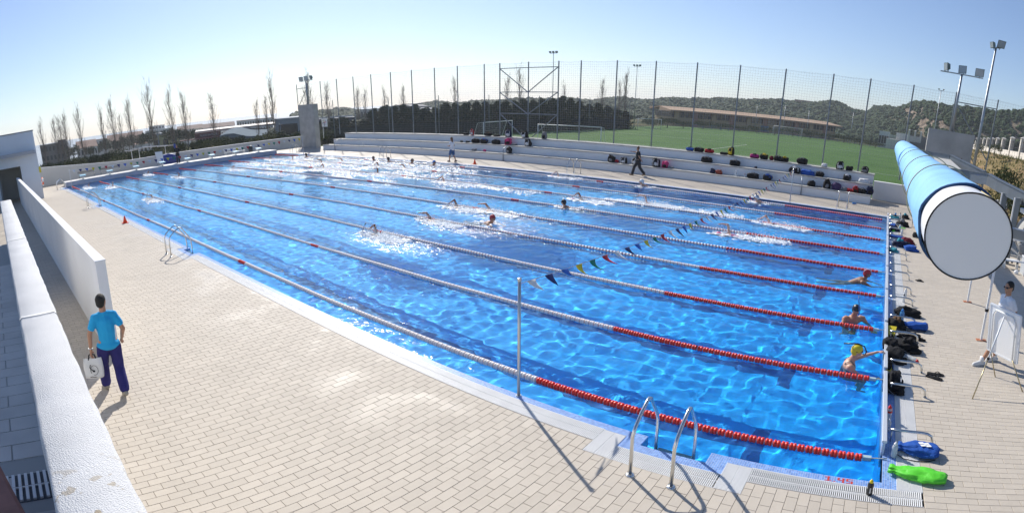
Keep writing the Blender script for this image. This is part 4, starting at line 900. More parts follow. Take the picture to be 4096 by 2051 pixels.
# lane rope: floats threaded on a cable, 5 m red ends, single red marks at 15, 25 and 35 m
fp = MB().lathe([(.012,-.042),(.052,-.042),(.060,-.034),(.060,-.010),(.046,0),(.060,.010),(.060,.034),(.052,.042),(.012,.042)], 12, ax='x')
fl_red = kit(fp, ropered, True); fl_white = kit(fp, ropewhite, True)
spf = MB().lathe([(.012,-.012),(.034,-.012),(.034,.012),(.012,.012)], 10, ax='x'); fl_gap_w = kit(spf, ropewhite, True); fl_gap_r = kit(spf, ropered, True)
NSEP = [230, 130, 90, 60, 40, 30, 0, 0, 0]; PIT = .105
RL = ['nearest lane rope along the near pool edge', 'second lane rope from the near edge, passing the woman in the yellow cap', 'third lane rope from the near edge, under the man with the snorkel', 'fourth lane rope from the near edge, beside the woman in the red cap', 'fifth lane rope, the middle one of nine', 'fourth lane rope from the bleachers side', 'third lane rope from the bleachers side', 'second lane rope from the bleachers side', 'lane rope farthest from the camera, along the bleachers side']
def ropez(x, y): return -.005+.010*noise.noise(Vector((x*.5, y, 2)))
def ropey(x, y): return y+.05*noise.noise(Vector((x*.13, y, 5)))*math.sin(math.pi*(-x)/50)*2
for k in range(9):
    y = .69+2.5*k; t = thing('lane_rope', (-25, y, 0), RL[k], 'lane rope', 'red and white lane ropes'); N = int(49.3/PIT)
    joined = {0: MB(), 1: MB()}; gaps = {0: MB(), 1: MB()}
    for i in range(N):
        x = -.36-i*PIT; X = -x
        isred = X < 5 or X > 45 or any(abs(X-q) < .22 for q in (15, 25, 35)); cx, cy, cz = x, ropey(x, y), ropez(x, y)
        if i < NSEP[k]:
            link('float', fl_red if isred else fl_white, t, (cx+25, cy-y, cz)); gx = (cx-PIT/2+25, cy-y, cz)
        elif k < 6: joined[0 if isred else 1].lathe([(.012,-.034),(.055,-.034),(.058,0),(.055,.034),(.012,.034)], 7, (cx+25, cy-y, cz), 'x')
        else: joined[0 if isred else 1].lathe([(.052,-.04),(.055,.04)], 6, (cx+25, cy-y, cz), 'x')
        gaps[1 if isred else 0].lathe([(.030,-.018),(.034,0),(.030,.018)], 6, (cx-PIT/2+25, cy-y, cz), 'x')
    for q, mm in ((0, ropered), (1, ropewhite)):
        if joined[q].v: part('floats', joined[q], mm, t, True, kind='stuff')
    part('red_spacers', gaps[0], ropered, t, True, kind='stuff'); part('white_spacers', gaps[1], ropewhite, t, True, kind='stuff')
    part('cable', MB().tube([(25-.02,0,.03),(25-.3,0,.0),(-24.95,0,0)], .008, 5), cablem, t)
    q = part('tensioner', MB().box(25-.31,25-.20,-.03,.03,-.03,.03), cm('tensioner_grey', (.40,.52,.54), .3), t); part('hook', MB().tube([(25-.20,0,0),(25-.13,.015,.01),(25-.07,0,.02),(25-.0,.0,.035)], .010, 6), steel, q, True)
# touch pads with bent support rails at the right end
padm = cm('touch_pad_grey', (.60,.63,.66), .35, metal=.5)
rail = kit(MB().tube([(0,0,.205),(.10,0,.207),(.42,0,.207),(.50,0,.20),(.56,0,.165),(.58,0,.11),(.59,0,.02)], .021, 10), steel, True)
for k in range(9):
    yc = 1.94+2.5*k if k < 8 else 21.35; hw = 1.19 if k < 8 else .25
    y0, y1 = (yc-hw, yc+hw); 
    if k == 0: y0 = .80
    t = thing('touch_pad', (-.06, yc, 0), 'grey timing touch pad on bent steel rails, '+(ORD[k]+' from the near corner' if k < 8 else 'short one at the far corner'), 'touch pad', 'timing touch pads')
    part('pad_panel', MB().bbox(-.025, .012, y0-yc+.01, y1-yc-.01, -.35, .20, .006), padm, t); part('top_rail', MB().bbox(-.035, .03, y0-yc+.008, y1-yc-.008, .201, .235, .006), cm('pad_frame', (.70,.72,.74), .35, metal=.4), t)
    for s in ((-1, 1) if k < 8 else (-1,)):
        yy = s*.75 if k < 8 else -.1
        link('support_rail', rail, t, (.075, yy, 0)); part('rail_post', MB().tube([(.10,yy,.20),(.10,yy,.012)], .010, 6), steel, t, True)
        part('foot_plate', MB().lathe([(.035,0),(.035,.01)], 10, (.665,yy,.018)), steel, t)
# pool ladders
def make_ladder():
    m1 = []
    t = thing('pool_ladder', (0,0,0), 'x', 'ladder', 'stainless pool ladders')
    for s in (-1, 1):
        x = s*.245
        q = part('side_rail', MB().tube([(x,0,.02),(x,0,.58),(x,.06,.68),(x,.20,.80),(x,.34,.885),(x,.40,.90),(x,.46,.865),(x,.60,.66),(x,.69,.52),(x,.72,.44),(x,.73,.30),(x,.73,-.85)], .0215, 10), steel, t, True)
        part('base_flange', MB().lathe([(.055,0),(.055,.008),(.035,.022),(.022,.022)], 14, (x,0,.02)), steel, q, True)
    for z_ in (-.06, -.32, -.58): part('tread', MB().box(-.22,.22,.69,.77,z_,z_+.022), cm('tread_grey', (.35,.37,.38), .4, metal=.6), t)
    return t
lad = make_ladder(); LN = ['nearest to the camera in the foreground', 'on the near edge behind the walking man in blue', 'third on the near edge, by the orange cone', 'at the far left corner of the near edge']
for i, c_ in enumerate(NOTCH):
    L = (c_, -.74, 0)
    if i == 0: lad.location = L; lad['label'] = 'stainless steel pool ladder '+LN[0]
    else: dup(lad, L, label='stainless steel pool ladder '+LN[i])
for i, c_ in enumerate((-2.38, -17.65, -34.6, -48.4)):
    dup(lad, (c_, 22.62, 0), (0,0,math.pi), 'stainless steel pool ladder on the bleachers side '+['near the touch pads', 'left of the man in black', 'left of the walking woman', 'beside the left concrete pillar'][i])
# flag poles and pennant lines
PEN = dict(white=cm('pennant_white', (.72,.72,.72), .7), navy=cm('pennant_navy', (.012,.022,.13), .6), blue=cm('pennant_blue', (.03,.13,.48), .6), yellow=cm('pennant_yellow', (.75,.58,.03), .6), green=cm('pennant_green', (.01,.22,.13), .6), red=cm('pennant_red', (.55,.02,.03), .6))
alu = cm('aluminium', (.60,.60,.59), .35, metal=.8)
def flagpole(x, y, h, label):
    t = thing('flag_pole', (x, y, 0), label, 'pole', 'backstroke flag poles'); part('pole', MB().tube([(0,0,-.05),(0,0,h)], .024, 10), alu, t, True); part('cap', MB().lathe([(.03,h),(.03,h+.04),(.01,h+.05)], 10), alu, t); part('socket', MB().lathe([(.04,.01),(.04,.03)], 12), steel, t)
flagpole(-4.95, .11, 1.80, 'aluminium flag pole on the near pool edge in the foreground'); flagpole(-4.96, 21.66, 1.75, 'flag pole on the far pool edge before the bleachers')
flagpole(-46.0, .22, 1.70, 'flag pole at the far left of the near pool edge'); flagpole(-45.8, 21.68, 1.70, 'flag pole beside the left concrete pillar')
def pennants(x, y0, z0, y1, z1, zmin, label, n_, w, h, wind):
    t = thing('pennant_line', (x, (y0+y1)/2, zmin), label, 'flags', 'backstroke pennant lines')
    ym = (y0+y1)/2; zz = lambda q: (lerp(z0, z1, q)-4*q*(1-q)*((z0+z1)/2-zmin))
    part('cord', MB().tube([(x, lerp(y0,y1,i/40), zz(i/40)) for i in range(41)], .006, 4), PEN['white'], t, world=True)
    cyc = ['white','navy','blue','yellow','green','red']
    rng = random.Random(int(abs(x)*10))
    for i in range(n_):
        q = (i+.6)/n_; y = lerp(y0, y1, q); zc = zz(q); c_ = cyc[i % 6]; m = MB(); R_ = 5; wd = wind*rng.uniform(.8,1.2); lf = rng.uniform(.75,1.05)
        for s in range(R_+1):
            u = s/R_; half = w/2*(1-u); off = wd*u**1.4; dz = -h*(u-.22*u*u)*lf; sw = .05*math.sin(u*3+i)*u
            m.v += [(x+off*.45+sw, y-half+off*.95, zc+dz+half*.10), (x+off*.45+sw+.004, y+half+off*.95, zc+dz-half*.05)]
        m.f = [(2*s,2*s+1,2*s+3,2*s+2) for s in range(R_)]; m.mi = [0]*R_
        o = part('pennant', m, PEN[c_], t, True, world=True); sm = o.modifiers.new('thickness', 'SOLIDIFY'); sm.thickness = .004
pennants(-4.95, .12, 1.76, 21.6, 1.70, 1.40, 'line of coloured pennants across the right end of the pool', 50, .19, .27, .24)
pennants(-45.9, .25, 1.64, 21.6, 1.55, 1.34, 'line of coloured pennants across the left end of the pool', 40, .28, .34, .05)
# starting blocks
blue_t = cm('block_top_blue', (.22,.48,.62), .6)
def block(y, i):
    t = thing('starting_block', (-50.55, y, .40), 'starting block with pale blue top, '+ORD[i]+' from the near edge', 'starting block', 'starting blocks at the left end')
    o = part('platform', MB().add([(-.27,-.27,.36),(.27,-.27,.30),(.27,.27,.30),(-.27,.27,.36),(-.27,-.27,.40),(.27,-.27,.34),(.27,.27,.34),(-.27,.27,.40)], [(0,3,2,1),(4,5,6,7),(0,1,5,4),(1,2,6,5),(2,3,7,6),(3,0,4,7)]), blue_t, t)
    part('column', MB().tube([(0,0,0),(0,0,.33)], .055, 10), alu, t, True); part('base', MB().lathe([(.12,0),(.12,.015)], 12), alu, t); part('grip_bar', MB().tube([(.22,-.2,.30),(.30,-.2,.22),(.30,.2,.22),(.22,.2,.30)], .014, 6), alu, t)
    part('step', MB().box(-.42,-.26,-.2,.2,.14,.17), alu, t); part('step_leg', MB().tube([(-.36,0,0),(-.36,0,.14)], .02, 6), alu, t)
for k in range(8): block(1.94+2.5*k, k)
# benches against the left wall
wood = cm('bench_slat', (.34,.31,.27), .7, var=.15)
for i, (y, L) in enumerate(((2.6,1.6),(4.9,2.0),(17.7,2.2))):
    t = thing('bench', (-52.4, y, .0), 'grey slatted bench by the left wall, '+['nearest to the building', 'second from the building', 'near the bin'][i], 'bench', 'benches by the left wall')
    for q in range(3): part('slat', MB().box(-.2+q*.14,-.08+q*.14,-L/2,L/2,.62,.65), wood if i < 2 else whiteplastic, t)
    part('back_slat', MB().box(-.26,-.23,-L/2,L/2,.80,.98), wood if i < 2 else whiteplastic, t)
    for s in (-1, 1):
        for xx in (-.2, .16): part('leg', MB().bar((xx,s*L*.46,0),(xx,s*L*.46,.62), .05), galv if i < 2 else whiteplastic, t)
        part('back_post', MB().bar((-.24,s*L*.46,.60),(-.24,s*L*.46,.99), .04), galv if i < 2 else whiteplastic, t)
# left end odds and ends
t = thing('pool_bin', (-53.9, 20.2, 0), 'dark litter bin against the left wall near the pillar', 'bin'); part('body', MB().lathe([(.20,0),(.25,.75)], 14), cm('bin_dark', (.04,.05,.06), .5), t, True); part('lid', MB().lathe([(.27,.76),(.27,.84),(.15,.92),(.02,.93)], 14), MATS['bin_dark'], t, True)
t = thing('notice_board', (-52.0, 9.7, .40), 'white board on a stand at the left pool end', 'whiteboard'); part('board', MB().obox((0,0,.75), (.02,0,.0), (0,.34,0), (-.08,0,.52)), whiteplastic, t); part('frame', MB().obox((-.03,0,.75), (.012,0,0), (0,.37,0), (-.085,0,.55)), galv, t)
for s in (-1, 1): part('leg', MB().bar((.03,s*.3,.0),(.0,s*.3,.3), .03), galv, t)
t = thing('cover_rack', (-53.9, 11.3, 0), 'blue tarpaulin-covered rack against the left wall', 'tarpaulin'); part('tarpaulin', MB().blob((0,0,.62), (.35,1.0,.66), 14, 9, .10, 2.0, 3), cm('tarp_blue', (.015,.045,.26), .5), t, True)
part('post', MB().tube([(.5,.55,0),(.5,.55,2.15)], .03, 8), alu, t, True); part('hung_towel', MB().blob((.5,.50,1.95), (.05,.12,.26), 8, 8, .2, 2.5, 5), MATS['tarp_blue'], t, True)
t = thing('canopy_frame', (-57.2, 10.2, 0), 'bare steel canopy frame standing behind the left wall', 'canopy frame')
for y in (8.2, 9.15, 12.0): part('post', MB().tube([(.6 if y < 9 else 0, y-10.2,-.5),(.6 if y < 9 else 0,y-10.2,1.95)], .035, 6), alu, t, world=False)
for q in range(2): part('rail', MB().tube([(-1+q*1.6, -2.3, 1.95),(-1+q*1.6, 0, 2.15),(-1+q*1.6, 2.4, 1.95)], .03, 6), alu, t)
for q in range(6): part('cross_bar', MB().tube([(-1.4, -2.2+q*.9, 2.0+.12*math.sin(q)),(1.2, -2.0+q*.9, 2.05+.12*math.sin(q))], .03, 6), alu, t)
# pace clock with four coloured hands
t = thing('pace_clock', (-50.2, 27.2, 1.5), 'white square pace clock on a stand right of the left pillar', 'clock')
part('face', MB().bbox(-.48,.48,-.04,.04,.72,1.58,.02), whiteplastic, t); part('stand', MB().tube([(-.35,0,-.5),(-.35,0,.72)], .03, 8), alu, t)
for (dx, dz), mm in (((-.38,-.06),'navy'),((.38,.08),'red'),((.06,-.36),'navy'),((-.03,.33),'yellow')): part('hand', MB().bar((0,-.05,1.15),(dx,-.05,1.15+dz), .05, .02, (0,1,0)), PEN[mm], t)
for dx, dz in ((-.2,.18),(.25,.2),(-.2,-.18),(.25,-.18)): part('tick_mark', MB().box(dx-.03,dx+.03,-.05,-.041,1.15+dz-.03,1.15+dz+.03), blackm, t)
# traffic cones
def cone(x, y, s, label):
    t = thing('traffic_cone', (x, y, .02), label, 'cone', 'orange cones on the deck'); om = cm('cone_orange', (.80,.07,.015), .5)
    part('cone', MB().lathe([(.105*s,.015*s),(.022*s,.33*s),(.015*s,.335*s)], 16), om, t, True); part('base', MB().bbox(-.14*s,.14*s,-.14*s,.14*s,0,.02*s,.004), om, t)
cone(-25.3, -.33, 1, 'orange cone on the near pool edge'); cone(-25.4, 22.35, 1, 'orange cone on the far pool edge beside the walking woman'); cone(-30.5, -2.8, .5, 'small orange cone on the deck beyond the dividing wall')
# pool-cover duct: blue insulated tube with a white end cap, high on the right
t = thing('insulated_duct', (.06, 8, 3.55), 'long blue wrapped duct with white round end cap at right', 'duct')
foam = cm('blue_foam', (.24,.50,.80), .7, var=.10, scale=2.2, bump=.006, bscale=7); foamd = cm('blue_foam_edge', (.02,.07,.18), .8); XC, ZC, RR = .06, 3.555, .312
Y0 = -1.83
part('end_cap', MB().lathe([(RR-.001,Y0),(0,Y0-.001)], 64, (XC,0,ZC), 'y'), cm('cap_white', (.95,.94,.92), .6), t, False, True)
part('rubber_seal', MB().tube([(XC+(RR+.001)*math.cos(a*math.pi/32), Y0, ZC+(RR+.001)*math.sin(a*math.pi/32)) for a in range(65)], .0065, 6), blackm, t, True, True)
part('inner_tube', MB().lathe([(RR,Y0+.002),(RR,17.6)], 96, (XC,0,ZC), 'y'), cm('duct_white', (.82,.82,.82), .35), t, False, True)
def wrap(y0, y1, r0, r1, seed, hang):
    m = MB(); n_, k = 44, 34
    for i in range(n_+1):
        y = lerp(y0, y1, i/n_)
        for j in range(k+1):
            a = lerp(R(-215-hang*.2), R(35), j/k) ; w_ = .016*noise.noise(Vector((y*.9, math.cos(a)*2, math.sin(a)*2+seed))); r = lerp(r0, r1, i/n_)+w_+(.02 if j in (0, k) else 0)
            yy = y+(.12*noise.noise(Vector((a*2, seed, 0))) if i in (0, n_) else 0); m.v.append((XC-r*math.cos(a)*-1, yy, ZC-r*math.sin(a)))
    m.f = [(i*(k+1)+j, (i+1)*(k+1)+j, (i+1)*(k+1)+j+1, i*(k+1)+j+1) for i in range(n_) for j in range(k)]; m.mi = [0]*len(m.f)
    return m
def wrapfull(y0, y1, r, seed, ragged=.05):
    m = MB(); n_, k = 40, 40
    for i in range(n_+1):
        y = lerp(y0, y1, i/n_)
        for j in range(k):
            a = 2*math.pi*j/k; rr = r+.012*noise.noise(Vector((y*.8, math.cos(a)*2+seed, math.sin(a)*2)))
            low = max(0, -math.sin(a)-.3); rr += low*.10*(.6+noise.noise(Vector((y*1.3, seed, 2)))); yy = y+(ragged*noise.noise(Vector((math.cos(a)*2.2, math.sin(a)*2.2, seed)))*(1 if i in (0,) else 0))
            m.v.append((XC+rr*math.cos(a), yy, ZC+rr*math.sin(a)))
    m.f = [(i*k+j, i*k+(j+1) % k, (i+1)*k+(j+1) % k, (i+1)*k+j) for i in range(n_) for j in range(k)]; m.mi = [0]*len(m.f); return m
for y0, y1, r_, sd_ in ((-1.30, 1.7, .338, 1), (1.6, 8.2, .330, 2), (8.0, 17.3, .345, 4)):
    o = part('foam_wrap', wrapfull(y0, y1, r_, sd_), [foam, foamd if sd_ == 1 else foam], t, True, True); sm = o.modifiers.new('thickness', 'SOLIDIFY'); sm.thickness = .022; sm.offset = 1; sm.material_offset_rim = 1; sm.use_rim = True
for y, mm in ((.45, cm('strap_tan', (.50,.44,.25), .8)), (2.6, MATS['strap_tan']), (5.5, MATS['strap_tan'])):
    part('strap', MB().tube([(XC+.372*math.cos(a*math.pi/24), y+.05*math.sin(a*math.pi/24), ZC+.372*math.sin(a*math.pi/24)) for a in range(49)], .007, 5), mm, t, True, True)
part('seam', MB().tube([(XC+.12,Y0+.02,ZC+.29),(XC+.115,Y0+.2,ZC+.293),(XC+.13,Y0+.35,ZC+.286),(XC+.12,Y0+.5,ZC+.291)], .005, 5), MATS['strap_tan'], t, True, True)
part('hanger_arm', MB().bar((XC+.1,17.4,ZC-.3),(2.6,17.6,2.9), .10), galv, t, world=True); part('bracket_arm', MB().bar((XC+.25,-1.2,ZC),(3.2,-2.2,ZC-.1), .08), galv, t, world=True); part('bracket_post', MB().bar((3.2,-2.2,0),(3.2,-2.2,ZC), .12), galv, t, world=True)
# steel walkway beside it
t = thing('steel_walkway', (4, 18, 0), 'grey galvanised steel walkway with channel beams at right', 'walkway'); wg = cm('walkway_zinc', (.20,.225,.25), .45, metal=.7, var=.12, scale=1.5)
def path3(l_): return [Vector(pol(a, d, VZ+d*math.tan(R(e)))) for a, e, d in l_]
far_b = path3([(3.4,-1.45,29),(4.46,-1.44,29),(6.5,-1.42,28),(10.23,-2.52,26)]); near_b = path3([(6.4,-2.8,24.5),(8.7,-2.72,24),(10.65,-2.66,23.2),(11.7,-3.03,22.5),(14.6,-3.88,21),(17.5,-4.6,19.8)])
for pth, h in ((far_b, .62), (near_b, .46)):
    for a, c_ in zip(pth, pth[1:]): part('channel_beam', MB().bar(a-Vector((0,0,h/2)), c_-Vector((0,0,h/2)), .12, h), wg, t, world=True); part('beam_flange', MB().bar(a+Vector((0,0,.01)), c_+Vector((0,0,.01)), .22, .03), wg, t, world=True)
a, b2, c_, d_ = far_b[1], far_b[2], near_b[1], near_b[0]
part('deck_plate', MB().prism([d_-Vector((0,0,.25)), c_-Vector((0,0,.25)), b2-Vector((0,0,.25)), a-Vector((0,0,.25))], (0,0,.03)), cm('deck_plate_grey', (.42,.42,.41), .7), t, world=True)
for az, d in ((12.6,22),(14.0,20.9),(9.0,23.6)):
    p = Vector(pol(az, d)); ez = 2.55 if az != 9 else 2.6; part('post', MB().bar((p.x,p.y,0),(p.x,p.y,ez), .20), wg, t, world=True); part('post_edge', MB().bar((p.x-.13,p.y-.09,0),(p.x-.13,p.y-.09,ez), .05), whiteplastic, t, world=True)
part('stay', MB().bar(pol(13.2,20.5,.9), pol(16,20.3,.4), .06), alu, t, world=True)
# blower drum with ribbed hose, box and rack behind the duct end
t = thing('blower_drum', (5.75, 14.6, 0), 'grey round blower drum with ribbed hose at the right edge', 'blower'); dg = cm('drum_grey', (.36,.36,.35), .7, var=.1, scale=3)
part('drum', MB().lathe([(.02,-.5),(.92,-.5),(.95,-.46),(.95,.9),(.02,.9)], 36, (0,0,1.15), 'y'), dg, t, True)
hose = [(.95*math.cos(a), -.42, 1.15+.95*math.sin(a)-.06) for a in [R(q) for q in range(190, 352, 3)]]
part('hose', MB().tube(hose, [.12 if i % 2 else .145 for i in range(len(hose))], 12), cm('hose_grey', (.28,.28,.28), .6), t, True); part('hood', MB().bbox(-.9,1.2,-.3,.9,1.95,2.12,.02), whiteplastic, t)
for s in (-.6, .6): part('stand', MB().box(s-.06,s+.06,-.3,.8,0,.4), dg, t)
t = thing('white_rack', (4.45, 13.8, 0), 'small white rack on the deck beside the grey box', 'rack'); part('top', MB().bbox(-.28,.28,-.14,.14,.30,.36,.01), whiteplastic, t)
for s in (-1, 1):
    for q in (-1, 1): part('leg', MB().bar((s*.24,q*.11,0),(s*.24,q*.11,.30), .04), whiteplastic, t)
for s in (-.2, 0, .2): part('hook', MB().blob((s,-.15,.28), (.04,.03,.04), 8, 6, 0), blackm, t, True)
t = thing('equipment_box', (5.1, 13.1, 0), 'grey equipment box at the right edge of the deck', 'box'); part('body', MB().bbox(-.38,.6,-.3,.3,0,.62,.01), cm('box_grey', (.42,.44,.46), .6), t); part('lid', MB().bbox(-.4,.62,-.32,.32,.62,.66,.01), cm('box_lid', (.52,.53,.54), .6), t); part('pump', MB().blob((-.6,-.1,.08), (.09,.09,.09), 8, 6, .1), whiteplastic, t, True)
# folding gazebo frame
t = thing('gazebo_frame', (3.6, 7.3, 0), 'white folding gazebo frame standing behind the coach', 'gazebo')
for i, (x, y) in enumerate(((2.05,5.82),(2.15,8.72),(5.1,5.82),(5.1,8.72))):
    q = part('leg', MB().bar((x,y,.03),(x,y,1.95), .045), cm('gazebo_white', (.74,.76,.78), .35), t, world=True); part('foot', MB().bbox(x-.11,x+.11,y-.07,y+.07,.021,.034,.003), cm('foot_red', (.42,.16,.08), .7), q, world=True); part('joint', MB().box(x-.035,x+.035,y-.035,y+.035,.70,.76), blackm, q, world=True)
for a, c_ in (((2.05,5.82),(5.1,5.82)),((5.1,5.82),(5.1,8.72)),((2.15,8.72),(5.1,8.72))): part('strut', MB().bar((*a,1.9),(*c_,1.9), .03), MATS['gazebo_white'], t, world=True)
# whiteboard on a tripod easel
t = thing('easel_whiteboard', (1.95, 3.3, 0), 'white board on a tripod easel beside the coach', 'whiteboard'); wb_ = cm('board_white', (.90,.90,.89), .4)
A_, B_, C_ = Vector((2.0,3.86,.02)), Vector((2.39,3.28,.02)), Vector((1.41,2.83,.02)); u = (B_-A_).normalized(); nrm = Vector((u.y,-u.x,0)); 
if nrm.dot(C_-A_) < 0: nrm = -nrm
BL, BR, TL, TR = Vector((1.87,3.98,.52)), Vector((2.27,3.40,.52)), Vector((1.65,4.08,1.40)), Vector((2.06,3.45,1.40))
u = (BR-BL).normalized(); up = ((TL-BL)+(TR-BR)).normalized(); up = (up-u*up.dot(u)).normalized(); nrm = u.cross(up)
if nrm.dot(C_-BL) < 0: nrm = -nrm
ctr = (BL+BR+TL+TR)/4; hw, hh = .375, .47
part('board', MB().obox(ctr, u*hw, up*hh, nrm*.010), wb_, t, world=True)
for a, c_ in ((ctr-u*hw+up*hh, ctr+u*hw+up*hh), (ctr-u*hw-up*hh, ctr+u*hw-up*hh), (ctr-u*hw-up*hh, ctr-u*hw+up*hh), (ctr+u*hw-up*hh, ctr+u*hw+up*hh)): part('frame_bar', MB().bar(a+nrm*.004, c_+nrm*.004, .030, .03), MATS['gazebo_white'], t, world=True)
inn = ctr+nrm*.03
part('back_tube', MB().tube([inn-u*.28-up*.46, inn-u*.28+up*.30, inn-u*.22+up*.40, inn+u*.22+up*.40, inn+u*.28+up*.30, inn+u*.28-up*.46], .014, 8), MATS['gazebo_white'], t, True, True)
for p in (A_, B_): part('leg', MB().tube([p, inn+(u*.28 if p is B_ else -u*.28)-up*.42], .011, 8), cm('leg_brass', (.42,.36,.22), .35, metal=.8), t, True, True)
top = inn+up*.34
part('rear_leg', MB().tube([C_.lerp(top,.48), top], .017, 8), MATS['gazebo_white'], t, True, True); part('rear_leg_lower', MB().tube([C_, C_.lerp(top,.5)], .011, 8), MATS['leg_brass'], t, True, True)
part('clamp', MB().blob(C_.lerp(top,.48), (.03,.03,.03), 8, 6, 0), blackm, t, True, True)
# ================================================================== PEOPLE
TMP = []
def fuse(prims, vox=.014, sm=6, fac=.6):
    """one continuous skin from overlapping tapered capsules and ellipsoids (voxel remesh, then relax)"""
    m = MB()
    for p in prims:
        if p[0] == 'c':
            _, a, b_, ra, rb = p; a, b_ = Vector(a), Vector(b_); d = b_-a; L = d.length or 1e-6; u = d/L
            pts, rr = [], []
            for k in range(5): t_ = k/4*math.pi/2; pts.append(a-u*ra*math.cos(t_)); rr.append(max(.0015, ra*math.sin(t_)))
            for k in range(5): t_ = k/4*math.pi/2; pts.append(b_+u*rb*math.sin(t_)); rr.append(max(.0015, rb*math.cos(t_)))
            m.tube(pts, rr, 12)
        else:
            _, c_, rad = p[:3]; q = MB().blob((0,0,0), rad, 18, 12, 0); M = p[3] if len(p) > 3 else None
            m.add([Vector(c_)+((M @ Vector(v)) if M else Vector(v)) for v in q.v], q.f)
    me = m.mesh('tmp'); o = bpy.data.objects.new('tmp', me); col.objects.link(o)
    r_ = o.modifiers.new('r', 'REMESH'); r_.mode = 'VOXEL'; r_.voxel_size = vox; r_.use_smooth_shade = True
    s_ = o.modifiers.new('s', 'SMOOTH'); s_.iterations = sm; s_.factor = fac
    dg = bpy.context.evaluated_depsgraph_get(); dg.update(); out = bpy.data.meshes.new_from_object(o.evaluated_get(dg)); bpy.data.objects.remove(o)
    return out
def pmesh(name, me, m, parent, loc=None, label=None):
    me.materials.clear(); me.materials.append(m); o = link(name, me, parent, loc, label=label); o.cycles.is_caustics_receiver = True; return o
def skin(name, c):
    return mat('skin_'+name, c, .5, var=.10, scale=14, **{'Subsurface Weight': 0.05})
SK = skin('tan', (.42,.22,.135)); SK2 = skin('brown', (.27,.135,.08)); SK3 = skin('fair', (.55,.33,.235))
hairm = cm('hair_dark', (.012,.010,.008), .7, bump=.01, bscale=60); hairb = cm('hair_brown', (.10,.045,.02), .7)
def hand(w, d, side, curl=.5, s=1.0):
    """palm, four fingers of unequal length with a bend, thumb from the side of the palm; w wrist, d direction, side thumb direction"""
    w, d, side = Vector(w), Vector(d).normalized(), Vector(side); side = (side-d*side.dot(d)).normalized(); nrm = d.cross(side); P = []
    pc = w+d*.05*s; P.append(('c', w, w+d*.085*s, .022*s, .024*s))
    for k in (-1, 1): P.append(('c', w+d*.03*s+side*.012*k*s, w+d*.082*s+side*.026*k*s, .017*s, .015*s))
    for i, L in enumerate((.068,.078,.072,.055)):
        b0 = w+d*.085*s+side*(.030-.020*i)*s; b1 = b0+(d*(1-curl*.35)+nrm*curl*.45).normalized()*L*.5*s; b2 = b1+(d*(1-curl*.9)+nrm*curl).normalized()*L*.55*s
        P += [('c', b0, b1, .0095*s, .0088*s), ('c', b1, b2, .0088*s, .0075*s)]
    t0 = w+d*.030*s+side*.024*s; t1 = t0+(side*.8+d*.6+nrm*.3).normalized()*.042*s; t2 = t1+(d*.8+nrm*.35+side*.2).normalized()*.032*s
    P += [('c', t0, t1, .0125*s, .0105*s), ('c', t1, t2, .0105*s, .0085*s)]
    return P
